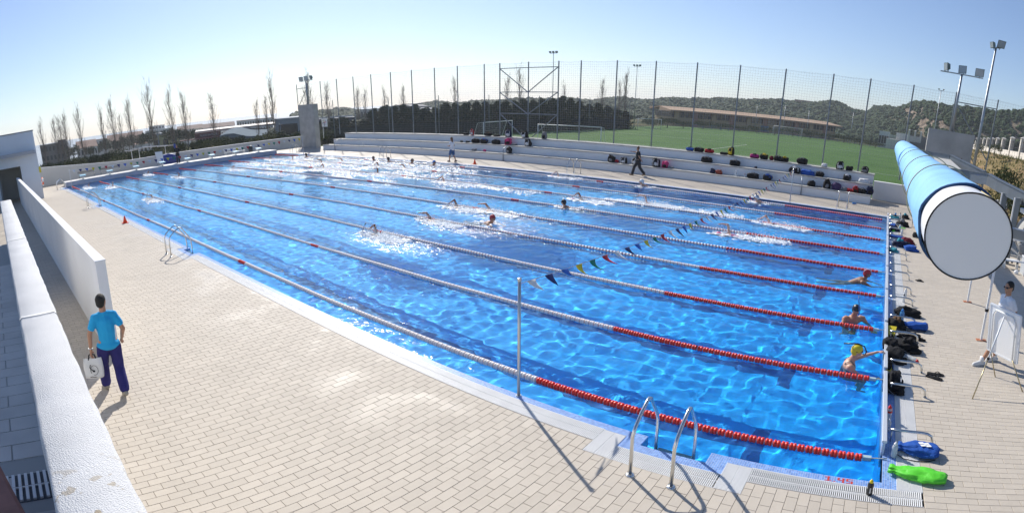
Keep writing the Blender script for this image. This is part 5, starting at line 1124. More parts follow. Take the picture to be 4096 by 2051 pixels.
def person(name, loc, rz, J, label, skinm, shirt=None, sleeve=.5, lower=None, leglen=1.0, shoe=None, hair=None, long_hair=False, vox=.014, group=None, fine=True):
    """J: joints in local metres, the person facing +Y; builds body (one mesh), clothing, hair and shoes"""
    t = thing('person', loc, label, 'person', group, (0,0,rz)); V = {k: Vector(v) for k, v in J.items()}
    hip, che, nck, hd = V['hip'], V['chest'], V['neck'], V['head']; lat = (V['shR']-V['shL']).normalized(); fwd = V.get('face', Vector((0,1,0))).normalized(); upv = (hd-nck).normalized(); rt = fwd.cross(upv).normalized()
    P = [('e', hip, (.155,.105,.12)), ('c', hip, che, .115, .135), ('e', che, (.152,.105,.14)), ('c', che, nck, .12, .055), ('c', nck, hd-upv*.06, .056, .056)]
    M = Matrix((rt, fwd, upv)).transposed()
    P += [('e', hd, (.076,.096,.112), M), ('e', hd-upv*.062+fwd*.030, (.056,.060,.055), M), ('c', hd+fwd*.094+upv*.012, hd+fwd*.112-upv*.022, .010, .014),
          ('e', hd+fwd*.088-upv*.062, (.026,.014,.010), M), ('e', hd+fwd*.078-upv*.096, (.024,.020,.016), M), ('e', hd+fwd*.088+upv*.030, (.05,.016,.012), M)]
    for s in (-1, 1): P.append(('e', hd+rt*s*.076-fwd*.008-upv*.010, (.010,.020,.031), M))
    arms = []
    for s, S_ in ((-1,'L'), (1,'R')):
        sh, el, wr = V['sh'+S_], V['el'+S_], V['wr'+S_]; P += [('c', che+lat*s*.07+Vector((0,0,.04)), sh-Vector((0,0,.008)), .070, .046), ('c', sh, el, .047, .040), ('c', el, wr, .042, .028)]
        th = V.get('th'+S_, fwd); P += hand(wr, (wr-el), th, J.get('curl'+S_, .5) if isinstance(J.get('curl'+S_, .5), float) else .5) if fine else [('c', wr, wr+(wr-el).normalized()*.14, .03, .02)]
        hp, kn, an = V['hp'+S_], V['kn'+S_], V['an'+S_]; toe = V.get('toe'+S_, an+Vector((0,.17,-.06))); P += [('c', hip+lat*s*.06, hp, .10, .095), ('c', hp, kn, .090, .058), ('c', kn, an, .056, .036), ('c', an, toe, .040, .030)]
    b_ = pmesh('body', fuse(P, vox, 3, .4), skinm, t)
    if shirt:
        Q = [('e', hip-Vector((0,0,.03)), (.194,.146,.10)), ('c', hip+Vector((0,0,.04)), che, .135, .15), ('e', che, (.172,.122,.15)), ('c', che, nck-Vector((0,0,.05)), .135, .072)]
        for s, S_ in ((-1,'L'), (1,'R')):
            sh, el, wr = V['sh'+S_], V['el'+S_], V['wr'+S_]; e_ = sh.lerp(el, min(1, sleeve*2)) if sleeve <= .5 else el
            Q += [('c', che+lat*s*.07+Vector((0,0,.055)), sh, .090, .062), ('c', sh, sh.lerp(el, min(1, sleeve*1.35)), .061, .064)]
            Q.append(('c', nck-Vector((0,0,.055)), sh-Vector((0,0,.004)), .066, .060))
            if sleeve > 1: Q.append(('c', el, el.lerp(wr, .92), .064, .045)); Q.append(('c', sh, el, .076, .066))
        o = pmesh('shirt', fuse(Q, vox, 4, .5), shirt, t)
        dm = o.modifiers.new('folds', 'DISPLACE'); tx = bpy.data.textures.get('folds') or bpy.data.textures.new('folds', 'CLOUDS'); tx.noise_scale = .11; dm.texture = tx; dm.strength = .018; dm.mid_level = .5
    if lower:
        Q = [('e', hip-Vector((0,0,.04)), (.160,.114,.11))]
        for s, S_ in ((-1,'L'), (1,'R')):
            hp, kn, an = V['hp'+S_], V['kn'+S_], V['an'+S_]; Q += [('c', hip+lat*s*.06-Vector((0,0,.02)), hp, .098, .104)]
            if leglen <= .5: Q.append(('c', hp, hp.lerp(kn, leglen*2), .106, .098))
            else: Q += [('c', hp, kn, .106, .088), ('c', kn, kn.lerp(an, (leglen-.5)*2-.04), .087, .084)]
        o = pmesh('trousers' if leglen > .5 else 'shorts', fuse(Q, vox, 3, .45), lower, t)
        dm = o.modifiers.new('folds', 'DISPLACE'); dm.texture = bpy.data.textures.get('folds') or bpy.data.textures.new('folds', 'CLOUDS'); dm.strength = .016; dm.mid_level = .5
    if shoe:
        for S_ in 'LR':
            an = V['an'+S_]; toe = V.get('toe'+S_, an+Vector((0,.17,-.06))); d = (toe-an); hl = an-Vector((d.x,d.y,0)).normalized()*.045+Vector((0,0,-.045))
            pmesh('shoe', fuse([('c', an-Vector((0,0,.02)), an-Vector((0,0,.045)), .043, .048), ('c', hl, toe, .046, .040), ('c', an-Vector((0,0,.01)), toe+Vector((0,0,.012)), .046, .036)], .012, 3), shoe, t)
    if hair:
        Q = [('e', hd+upv*.022-fwd*.016, (.083,.098,.100), M), ('e', hd-fwd*.045-upv*.028, (.073,.058,.075), M)]
        if long_hair: Q += [('c', hd-fwd*.05, hd-fwd*.06-upv*.22, .072, .055)]
        pmesh('hair', fuse(Q, .011, 2), hair, t)
    return t, V, fwd, upv, rt
def stand(lean=0, h=1.0, **ov):
    J = dict(hip=(0,0,.93), chest=(0,.01+lean*.4,1.26), neck=(0,.0+lean*.55,1.46), head=(0,.02+lean*.6,1.62), shL=(-.158,lean*.45,1.375), shR=(.158,lean*.45,1.375), elL=(-.235,-.03,1.13), elR=(.235,-.03,1.13), wrL=(-.245,.05,.88), wrR=(.245,.05,.88),
             hpL=(-.095,0,.86), hpR=(.095,0,.86), knL=(-.10,.03,.48), knR=(.10,.03,.48), anL=(-.105,0,.085), anR=(.105,0,.085))
    J.update(ov); return J
# man in the blue T-shirt, walking away along the wall
J = stand(.03, face=(.55,.83,0), knL=(-.11,.14,.50), anL=(-.10,.28,.09), toeL=(-.10,.44,.035), knR=(.11,.0,.48), anR=(.10,-.24,.15), toeR=(.10,-.11,.035), elL=(-.27,-.02,1.13), wrL=(-.29,-.02,.87), elR=(.255,-.08,1.14), wrR=(.245,.08,.94))
t, V, fw, up_, rt_ = person('person', (-8.92, -4.45, .02), R(90), J, 'man in bright blue T-shirt and navy trousers walking away with bags', SK, cm('shirt_cyan', (.012,.36,.70), .85, bump=.022, bscale=11), .45, cm('trousers_navy', (.022,.020,.155), .85, var=.15, bump=.022, bscale=12), .98, cm('shoe_beige', (.36,.32,.26), .7), hairm, vox=.012)
part('watch', MB().tube([(-.29+.036*math.cos(a*math.pi/8), -.02+.036*math.sin(a*math.pi/8), .895) for a in range(17)], .008, 6), steel, t, True)
# his carrier bag
bagw = cm('carrier_white', (.76,.76,.74), .5, bump=.01, bscale=9)
def carrier(loc, rz, label, s=1.0, mark=True):
    t = thing('carrier_bag', loc, label, 'bag', None, (0,0,rz)); m = MB(); n_ = 7
    for i in range(n_+1):
        q = i/n_; w = .17+.02*math.sin(q*3); d = .06*(1-q)**.5+.012; z_ = -.46+.40*q
        for a in range(14): an_ = 2*math.pi*a/14; m.v.append((w*math.copysign(abs(math.cos(an_))**.5, math.cos(an_))*s, d*math.copysign(abs(math.sin(an_))**.6, math.sin(an_))+.012*math.sin(a*2.1+i), z_*s))
    m.f = [(i*14+a, i*14+(a+1) % 14, (i+1)*14+(a+1) % 14, (i+1)*14+a) for i in range(n_) for a in range(14)]+[tuple(range(14))[::-1]]; m.mi = [0]*len(m.f)
    part('bag_body', m, bagw, t, True)
    for sy in (-1, 1): part('handle', MB().tube([(-.06,sy*.018,-.08),(-.045,sy*.012,.0),(0,0,.03),(.045,sy*.012,.0),(.06,sy*.018,-.08)], .009, 6), blackm, t, True)
    if mark:
        f = -.068; part('printed_oval', MB().tube([(.02+.06*math.cos(a*math.pi/10), f-.004, -.24+.085*math.sin(a*math.pi/10)) for a in range(-6,13)], .0035, 4), blackm, t); part('printed_figure', MB().tube([(-.03,f-.004,-.14),(-.045,f-.004,-.19),(-.02,f-.004,-.23),(.01,f-.005,-.25)], .007, 5), blackm, t); part('printed_dot', MB().blob((.012,f-.003,-.255), (.02,.004,.018), 8, 6, 0), blackm, t); part('printed_line', MB().tube([(-.06,f-.004,-.36),(-.03,f-.004,-.352),(.0,f-.004,-.362),(.05,f-.004,-.358)], .005, 4), blackm, t)
    return t
carrier((-8.90, -4.745, .80), R(70), 'white carrier bag with black print in the man\'s left hand', .84)
# coach in white T-shirt and dark shorts behind the easel
J = stand(.0, face=(-.15,1,-.18), anL=(-.02,.34,.085), knL=(-.08,.20,.48), hpL=(-.095,.03,.86), anR=(.14,-.06,.085), elL=(-.23,-.08,1.14), wrL=(-.20,.02,.90), elR=(.235,-.09,1.14), wrR=(.21,.0,.90))
t, V, fw, up_, rt_ = person('person', (2.12, 4.52, .02), R(112), J, 'man in white T-shirt, dark shorts and sunglasses behind the easel', SK, cm('shirt_white', (.80,.80,.82), .85, bump=.02, bscale=12), .45, cm('shorts_dark', (.012,.014,.032), .85), .46, cm('trainer_white', (.62,.62,.62), .6), hairm, vox=.012)
hd = V['head']; 
def shades(hd, fw, up_, rt_):
    m = MB()
    for s in (-1, 1): m.blob(hd+fw*.088+rt_*s*.035+up_*.012, (.032,.022,.021), 10, 7, 0)
    m.tube([hd+rt_*-.078+up_*.014, hd+fw*.07+rt_*-.068+up_*.018, hd+fw*.104+up_*.02, hd+fw*.07+rt_*.068+up_*.018, hd+rt_*.078+up_*.014], .007, 6); return m
part('sunglasses', shades(hd, fw, up_, rt_), cm('shades_black', (.008,.008,.010), .15), t, True)
for S_ in 'LR':
    an = V['an'+S_]; part('sock', MB().tube([an+Vector((0,0,-.01)), an+Vector((0,.005,.10))], [.046,.047], 12), cm('sock_white', (.72,.72,.72), .9), t, True)
# man in black walking along the bleachers, arm stretched ahead
blk = cm('cloth_black', (.012,.013,.016), .85); dk = cm('cloth_charcoal', (.016,.020,.028), .85)
J = stand(.10, face=(0,.8,-.6), knL=(-.10,.22,.50), anL=(-.10,.32,.09), knR=(.10,-.05,.48), anR=(.10,-.36,.14), toeR=(.10,-.24,.04), elR=(.30,.30,1.36), wrR=(.26,.56,1.38), elL=(-.27,-.14,1.16), wrL=(-.32,-.30,.98))
person('person', (-14.55, 24.45, .02), R(92), J, 'man in black T-shirt and black trousers walking with outstretched arm', SK, blk, .45, dk, .98, cm('sandal_tan', (.30,.20,.12), .7), hairb, vox=.018, fine=False)
# woman in white T-shirt and denim shorts
J = stand(.04, face=(.0,.9,-.35), knL=(-.10,.13,.50), anL=(-.10,.20,.09), knR=(.10,-.02,.48), anR=(.10,-.26,.12), toeR=(.10,-.12,.035), elL=(-.22,.02,1.14), wrL=(-.14,.26,1.12), elR=(.22,.02,1.14), wrR=(.14,.28,1.12))
t, *_ = person('person', (-27.6, 22.5, .02), R(86), J, 'woman in white T-shirt and denim shorts walking along the far edge', SK, MATS['shirt_white'], .45, cm('denim', (.035,.10,.24), .85), .42, cm('flip_flop_dark', (.05,.03,.05), .7), hairb, True, vox=.018, fine=False)
# man in black at the left end
J = stand(0, elL=(-.24,.02,1.16), wrL=(-.12,.16,1.02), elR=(.24,.02,1.16), wrR=(.12,.16,1.02))
person('person', (-51.2, 11.25, .40), R(-100), J, 'man in black jacket standing beside the starting blocks', SK, blk, 1.2, dk, .98, blackm, hairm, vox=.02, fine=False)
# seated man half hidden by the duct
J = dict(hip=(0,-.05,.46), chest=(0,.14,.74), neck=(0,.24,.92), head=(0,.30,1.08), shL=(-.185,.20,.86), shR=(.185,.20,.86), elL=(-.25,.30,.62), elR=(.25,.30,.62), wrL=(-.12,.48,.55), wrR=(.12,.48,.55), hpL=(-.09,.0,.46), hpR=(.09,.0,.46), knL=(-.15,.42,.50), knR=(.15,.42,.50), anL=(-.13,.36,.09), anR=(.13,.42,.09), face=(0,.8,-.5))
person('person', (1.25, 19.7, .02), R(200), J, 'seated man in black vest and grey shorts, partly hidden by the duct', SK2, blk, .05, cm('shorts_grey', (.34,.32,.30), .85), .47, cm('trainer_lime', (.20,.62,.04), .6), hairm, vox=.018, fine=False)
t = thing('camp_stool', (1.25, 19.75, 0), 'folding camp stool under the seated man', 'stool'); part('seat', MB().bbox(-.2,.2,-.2,.2,.36,.385,.01), blk, t)
for s in (-1, 1): part('leg', MB().bar((s*.18,-.2,.02),(s*.18,.2,.36), .025), alu, t); part('leg', MB().bar((s*.16,.2,.02),(s*.16,-.2,.36), .025), alu, t)
# ------------------------------------------------------------------ swimmers
caps = dict(yellow=cm('cap_yellow', (.70,.55,.02), .4), red=cm('cap_red', (.45,.02,.03), .4), black=cm('cap_black', (.012,.013,.02), .35), white=cm('cap_white_rubber', (.70,.72,.74), .4), pink=cm('cap_pink', (.70,.06,.22), .4), blue=cm('cap_blue', (.03,.16,.50), .4), magenta=cm('cap_magenta', (.45,.05,.30), .4))
suit = cm('suit_navy', (.012,.016,.04), .5); suitr = cm('suit_red', (.45,.03,.05), .5); suitp = cm('suit_pink', (.55,.15,.30), .5)
# head towards +X, water at z = 0
def crawl(variant):
    P = [('e', (-.28,0,-.07), (.22,.155,.105)), ('c', (-.28,0,-.07), (-.72,0,-.12), .14, .135), ('c', (-.1,0,-.06), (.05,0,-.03), .10, .055), ('e', (.12,0,-.035), (.115,.082,.085)),
         ('c', (-.74,-.09,-.13), (-1.15,-.10,-.16), .095, .06), ('c', (-.74,.09,-.13), (-1.15,.10,-.20), .095, .06), ('c', (-1.15,-.10,-.16), (-1.56,-.09,-.10), .056, .036), ('c', (-1.15,.10,-.2), (-1.54,.09,-.26), .056, .036), ('c', (-1.56,-.09,-.1), (-1.74,-.09,-.10), .036, .024), ('c', (-1.54,.09,-.26), (-1.72,.09,-.28), .036, .024)]
    if variant == 0:      # right arm high and bent, elbow up
        P += [('c', (-.14,-.16,-.02), (-.18,-.22,.02), .075, .060), ('c', (-.18,-.22,.02), (.02,-.30,.26), .054, .043), ('c', (.02,-.30,.26), (.24,-.28,.12), .042, .027)]+hand((.24,-.28,.12), (.8,.1,-.55), (0,1,.2), .3)
        P += [('c', (-.14,.16,-.05), (-.16,.20,-.06), .075, .058), ('c', (-.16,.20,-.06), (.14,.24,-.20), .052, .042), ('c', (.14,.24,-.2), (.38,.22,-.26), .041, .027)]
    elif variant == 1:    # arm entering, long arc ahead
        P += [('c', (-.14,-.16,-.02), (-.16,-.21,.02), .075, .060), ('c', (-.16,-.21,.02), (.10,-.24,.22), .054, .043), ('c', (.10,-.24,.22), (.36,-.20,.20), .042, .027)]+hand((.36,-.20,.20), (.9,.1,-.2), (0,1,.2), .2)
        P += [('c', (-.14,.16,-.05), (-.2,.20,-.1), .075, .058), ('c', (-.2,.2,-.1), (-.42,.24,-.26), .052, .042), ('c', (-.42,.24,-.26), (-.62,.22,-.2), .041, .027)]
    else:                 # recovering arm straight up behind
        P += [('c', (-.14,-.16,-.02), (-.18,-.21,.03), .075, .060), ('c', (-.18,-.21,.03), (-.08,-.30,.30), .054, .043), ('c', (-.08,-.30,.30), (.16,-.28,.30), .042, .027)]+hand((.16,-.28,.30), (.9,0,-.35), (0,1,.2), .25)
        P += [('c', (-.14,.16,-.05), (.1,.2,-.05), .075, .052), ('c', (.1,.2,-.05), (.5,.16,-.06), .046, .027)]
    return fuse(P, .016, 3, .45)
def headup():             # breaststroke: head and shoulders clear of the water, looking ahead
    P = [('e', (0,0,.22), (.098,.078,.112)), ('e', (.035,0,.165), (.06,.055,.05)), ('c', (.105,0,.215), (.112,0,.195), .010, .013), ('c', (-.03,0,.12), (-.08,0,.02), .056, .075), ('e', (-.14,0,-.02), (.15,.17,.12)), ('c', (-.14,0,-.03), (-.55,0,-.22), .145, .13),
         ('c', (-.12,-.17,-.0), (.12,-.26,-.10), .062, .046), ('c', (.12,-.26,-.1), (.34,-.16,-.16), .043, .027), ('c', (-.12,.17,-.0), (.12,.26,-.10), .062, .046), ('c', (.12,.26,-.1), (.34,.16,-.16), .043, .027),
         ('c', (-.58,-.09,-.24), (-1.0,-.16,-.34), .095, .058), ('c', (-.58,.09,-.24), (-1.0,.16,-.34), .095, .058), ('c', (-1.0,-.16,-.34), (-1.35,-.2,-.28), .055, .035), ('c', (-1.0,.16,-.34), (-1.35,.2,-.28), .055, .035)]
    for s in (-1, 1): P += hand((.34,s*.16,-.16), (.8,-s*.4,-.2), (0,-s,0), .2); P.append(('e', (-.012,s*.078,.21), (.020,.010,.03)))
    return fuse(P, .014, 3, .4)
CR = [crawl(i) for i in range(3)]; HU = headup()
for q in CR+[HU]: q.materials.append(SK)
capC = fuse([('e', (.135,0,-.025), (.118,.090,.090))], .012, 1); capH = fuse([('e', (-.008,0,.250), (.108,.088,.095)), ('e', (-.045,0,.21), (.075,.083,.09))], .012, 1)
suitC = fuse([('e', (-.30,0,-.075), (.20,.158,.106)), ('c', (-.34,0,-.08), (-.74,0,-.13), .146, .142)], .016, 2); trunkC = fuse([('c', (-.62,0,-.115), (-.74,0,-.13), .147, .143), ('c', (-.74,-.09,-.13), (-.9,-.095,-.14), .102, .09), ('c', (-.74,.09,-.13), (-.9,.095,-.16), .102, .09)], .016, 2)
gog = MB()
for s in (-1, 1): gog.blob((.085,s*.036,.232), (.018,.026,.018), 8, 6, 0)
gog.tube([(.08,-.06,.232),(-.02,-.088,.235),(-.10,0,.24),(-.02,.088,.235),(.08,.06,.232)], .006, 5)
gogm = kit(gog, cm('goggle_black', (.01,.012,.015), .2), True); snk = kit(MB().tube([(.09,0,.14),(.17,0,.13),(.20,0,.22),(.12,0,.36),(.0,0,.48)], .012, 8), cm('snorkel_black', (.012,.012,.014), .3), True)
def mcopy(me, m):
    q = me.copy(); q.materials.clear(); q.materials.append(m); return q
CAPM = {(k, c_): mcopy(capC if k == 'c' else capH, caps[c_]) for k in 'ch' for c_ in caps}
SKM = {}
def swimmer(x, y, heading, variant, cap, label, sk=SK, su=None, z_=-.02, s=1.0, tilt=0):
    t = thing('person', (x, y, z_), label, 'person', 'swimmers', (0, tilt, heading)); t.scale = (s, s, s)
    base = HU if variant == 'h' else CR[variant]; key = (variant, sk.name)
    if key not in SKM: SKM[key] = mcopy(base, sk)
    o = link('body', SKM[key], t); o.cycles.is_caustics_receiver = True
    link('swim_cap', CAPM[('h' if variant == 'h' else 'c', cap)], t)
    if variant == 'h': link('goggles', gogm, t)
    else: link('swimsuit', mcopy(suitC if su else trunkC, su or suit), t)
    return t
L_, R_ = math.pi, 0.0
SW = [(-32.2,2.75,L_,1,'yellow','swimmer with yellow cap in the second lane left of the orange cone',SK2,None),(-46.3,1.4,L_,0,'red','small swimmer close to the left flag pole',SK2,None),(-43.4,2.8,L_,2,'white','swimmer splashing near the left end in the second lane',SK3,None),
      (-49.0,7.3,L_,0,'black','swimmer reaching the left wall below a starting block',SK2,None),(-42.4,7.9,L_,2,'black','swimmer with one arm straight up near the left end',SK2,None),(-41.6,12.3,L_,0,'white','swimmer with raised elbow amid white spray before the man in black jacket',SK3,None),
      (-15.0,5.25,L_,0,'blue','dark swimmer with arched arm in the third lane, nearest in mid pool',SK2,suit),(-15.1,7.9,L_,1,'black','swimmer stretching a long arm forward in the fourth lane',SK2,None),(-12.75,8.95,R_+R(8),'h','red','breaststroke swimmer in red cap heading right in mid pool',SK,None),(-14.6,10.6,L_,1,'white','swimmer reaching forward behind the red cap breaststroker',SK,None),
      (-16.1,10.3,L_,0,'black','low swimmer left of the red cap breaststroker',SK2,None),(-12.5,13.1,L_,'h','black','swimmer in black cap with head up in mid pool',SK,suitr),(-13.1,15.0,L_,0,'magenta','swimmer in spray behind the black cap swimmer',SK2,suit),(-10.5,16.15,L_,2,'white','swimmer with bent arm raised in a long white wake',SK3,None),
      (-12.6,20.75,L_+R(20),'h','white','swimmer in white cap below the man in black',SK3,None),(-18.0,20.7,L_,0,'pink','swimmer in pink cap beside the far ladder',SK3,suit),(-5.75,12.65,L_,2,'pink','girl in pink cap swimming crawl under the pennants at right',SK3,suitp),(-4.9,15.6,L_,0,'blue','pale swimmer kicking up spray right of the pennants',SK3,suit),
      (-6.4,20.4,L_+R(30),'h','white','swimmer in white cap at the far edge under the pennants',SK3,None),
      (-42.6,18.3,L_,2,'black','silhouetted swimmer with raised arm in the glitter near the pillar',SK2,None),(-37.3,17.8,L_,1,'black','silhouetted swimmer with long bent arm in the glitter',SK2,None),(-36.2,19.0,L_,1,'blue','low silhouetted swimmer left of the standing head in the glitter',SK2,None),(-33.9,15.7,L_,0,'black','silhouetted swimmer in the lane before the glitter',SK2,None),
      (-33.6,20.3,R(-60),'h','black','swimmer standing chest deep in the glitter below the far ladder',SK2,None),(-27.6,15.5,L_,2,'black','swimmer with arm up at the right of the glitter',SK2,None),(-32.0,20.4,L_,'h','black','dark head at the foot of the far ladder',SK2,None),(-29.4,20.4,R_,'h','black','dark head between the far ladder and the blue cap',SK2,None),(-27.2,20.35,R_,'h','blue','swimmer in blue cap below the walking woman',SK2,None),
      (-28.1,18.2,L_,1,'black','low swimmer in the glitter below the walking woman',SK2,None),(-21.6,15.15,L_,0,'white','pale swimmer with raised elbow in the white water of mid pool',SK3,None),(-45.8,17.9,L_,0,'red','small swimmer left of the glitter',SK2,None),(-42.8,20.1,L_,'h','black','tiny dark head near the left far corner',SK2,None),(-30.9,18.2,L_,0,'black','dark swimmer in the glitter beside two others',SK2,None)]
for i, (x, y, h, v, c_, lab, sk, su) in enumerate(SW):
    t = swimmer(x, y, h+R(random.uniform(-4,4)) if v != 'h' else h, v, c_, lab, sk, su)
    if i in (6, 0): link('snorkel', snk, t, (.08,0,-.12))
    if v == 'h' and y > 19: t.scale = (1.15,1.15,1.15)
# the three at the right wall
t = swimmer(-.62, 9.35, R(8), 'h', 'red', 'woman in red and white cap resting at the right wall', SK2, suitp, s=1.02); t.location.z = .03
part('cap_stripe', MB().tube([(.09,-.03,.30),(.04,-.045,.345),(-.03,-.05,.352),(-.08,-.05,.325),(-.11,-.045,.27)], .011, 6), MATS['cap_white_rubber'], t, True)
# man with centre snorkel leaning on the rope
P = [('e', (.02,0,.30), (.096,.078,.112)), ('e', (.055,0,.245), (.06,.055,.05)), ('c', (.0,0,.22), (-.04,0,.10), .058, .08), ('e', (-.06,0,.0), (.13,.19,.13)), ('c', (-.06,0,0), (-.18,0,-.45), .15, .13)]
for s in (-1, 1): P += [('c', (-.05,s*.18,.05), (-.03,s*.22,.06), .085, .065), ('c', (-.03,s*.22,.06), (.12,s*.33,-.13), .060, .046), ('c', (.12,s*.33,-.13), (.36,s*.30,-.16), .045, .030)]+hand((.36,s*.30,-.16), (.8,-s*.2,-.1), (0,-s,0), .2, 1.1)+[('c', (-.2,s*.09,-.45), (-.15,s*.1,-.9), .09, .06), ('c', (-.15,s*.1,-.9), (-.4,s*.1,-1.2), .055, .035)]
t = thing('person', (-.75, 6.05, -.02), 'man with dark cap and blue centre snorkel leaning on the lane rope', 'person', 'swimmers', (0,0,R(-62)))
o = pmesh('body', fuse(P, .013, 3, .4), SK, t); link('swim_cap', CAPM[('h','black')], t, (.028,0,.075)); link('goggles', gogm, t, (.024,0,.075))
part('snorkel', MB().tube([(.13,0,.225),(.165,0,.22),(.18,0,.27),(.15,0,.38),(.09,0,.50),(.05,0,.60)], [.012]*6, 8), caps['blue'], t, True); part('snorkel_tip', MB().tube([(.05,0,.60),(.045,0,.615)], .014, 8), MATS['pennant_yellow'], t)
for s in (-1, 1): part('hand_paddle', MB().obox((.44,s*.27,-.175), (.10,-s*.02,0), (.02*s,.07,0), (0,0,.004)), cm('paddle_yellow', (.55,.58,.20), .4), t)
# woman in yellow cap holding the touch pad
P = [('e', (.03,.0,.34), (.096,.078,.112)), ('e', (.065,0,.285), (.06,.055,.05)), ('c', (.135,0,.345), (.142,0,.322), .009, .012), ('c', (.01,0,.26), (-.04,0,.14), .050, .07), ('e', (-.07,0,.02), (.115,.165,.13)), ('c', (-.07,0,.0), (-.10,0,-.32), .125, .13), ('e', (-.10,0,-.36), (.12,.155,.12)),
     ('c', (-.06,.15,.06), (-.04,.19,.06), .075, .055), ('c', (-.04,.19,.06), (.20,.22,.16), .048, .038), ('c', (.20,.22,.16), (.43,.22,.26), .036, .025)]+hand((.43,.22,.26), (.9,0,.15), (0,-1,.3), .7)
P += [('c', (-.06,-.15,.05), (-.02,-.19,.02), .075, .055), ('c', (-.02,-.19,.02), (.18,-.26,-.10), .048, .038), ('c', (.18,-.26,-.1), (.40,-.24,-.16), .036, .025)]+hand((.40,-.24,-.16), (.9,0,-.2), (0,1,0), .3)
for s in (-1, 1): P += [('c', (-.1,s*.08,-.38), (.22,s*.1,-.48), .09, .058), ('c', (.22,s*.1,-.48), (.14,s*.1,-.9), .055, .036), ('c', (.14,s*.1,-.9), (.26,s*.1,-.95), .036, .026)]
t = thing('person', (-.62, 3.62, -.02), 'woman in yellow cap with black snorkel gripping the touch pad', 'person', 'swimmers', (0,0,R(6)))
pmesh('body', fuse(P, .013, 3, .4), SK3, t); link('swim_cap', CAPM[('h','yellow')], t, (.038,0,.115)); link('goggles', gogm, t, (.032,0,.112))
part('snorkel', MB().tube([(.135,.02,.27),(.18,.02,.27),(.20,.0,.33),(.15,.0,.43),(.03,.0,.47),(-.22,.02,.44)], .012, 8), MATS['snorkel_black'], t, True)
pmesh('swimsuit', fuse([('c', (-.075,0,-.02), (-.10,0,-.34), .131, .138), ('e', (-.10,0,-.36), (.127,.162,.12))], .014, 2), cm('suit_grey', (.08,.10,.14), .5), t)
for s in (-1, 1): part('suit_strap', MB().tube([(-.16,s*.05,-.02),(-.15,s*.09,.11),(-.06,s*.10,.165),(.03,s*.09,.07)], .007, 5), MATS['suit_grey'], t, True)
# ------------------------------------------------------------------ spray and foam kicked up by the swimmers, plus white flakes for sun glints
rng = random.Random(31); drops = MB(); foam_glint_m = MB()
def ico(mb, c_, r_): x, y, z_ = c_; mb.add([(x+r_,y,z_),(x-r_,y,z_),(x,y+r_,z_),(x,y-r_,z_),(x,y,z_+r_),(x,y,z_-r_)], [(0,2,4),(2,1,4),(1,3,4),(3,0,4),(2,0,5),(1,2,5),(3,1,5),(0,3,5)])
def flake(mb, x, y, s):
    n_ = 6; a0 = rng.uniform(0,6.28); c_ = Vector((x, y, -.004+rng.uniform(0,.010))); vs_ = [c_+Vector((0,0,.012*s/.05))]
    for k in range(n_): a = a0+k*6.283/n_; r_ = s*rng.uniform(.4,1.2); vs_.append(c_+Vector((math.cos(a)*r_*1.5, math.sin(a)*r_, -.012)))
    mb.add(vs_, [(0, 1+k, 1+(k+1) % n_) for k in range(n_)])
def splash(x, y, head, L=2.0, w=.45, amt=1.0, hgt=.22):
    dx = math.cos(head)
    for _ in range(int(210*amt)):
        q = rng.random()**.8; px = x-dx*(q*L-.35)+rng.gauss(0,.10); py = y+rng.gauss(0, w*(.35+.65*q)*.6); flake(foam_glint_m, px, py, rng.uniform(.02,.095)*(1.1-.4*q))
    for _ in range(int(240*amt)):
        q = rng.random(); px = x-dx*(q*L*.8-.3)+rng.gauss(0,.12); py = y+rng.gauss(0, w*.4); ico(drops, (px, py, abs(rng.gauss(0, hgt*(1-.5*q)))*.7), rng.uniform(.005,.017))
for i, (x, y, h, v, *_r) in enumerate(SW):
    if v == 'h': splash(x, y, h, 1.0, .40, .35, .04)
    elif y > 14 and x < -20: splash(x, y, h, 3.2, .8, 2.2, .14)  # far wakes enlarged to whiten the glitter zone
    else: splash(x, y, h, 2.1, .42, {6:4.2, 7:3.2, 9:2.4, 10:2.4, 5:2.6, 13:4.0, 12:2.8, 16:1.4, 17:2.6, 0:2.2, 29:3.0}.get(i, 1.5), .20)
splash(-12.0, 16.1, L_, 6.5, .55, 2.2, .10); splash(-7.4, 16.1, L_, 1.5, .4, 1.0, .15); splash(-4.1, 12.75, L_, 1.0, .35, .9, .20); splash(-36.5, 12.3, L_, 4.5, .6, 1.8, .12); splash(-18.5, 15.2, L_, 3.5, .7, 1.4, .1)
k = 0  # white flakes strewn over the far lanes in place of sun glints
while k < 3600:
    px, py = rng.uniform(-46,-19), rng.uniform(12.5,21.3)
    if churn(px, py) > .75+.3*rng.random(): flake(foam_glint_m, px, py, rng.uniform(.02,.085)); k += 1
struct('splash_foam_glints', foam_glint_m, cm('foam_glint_white', (.86,.90,.93), .5), kind='stuff'); struct('splash_drops', drops, MATS['foam_glint_white'], kind='stuff')
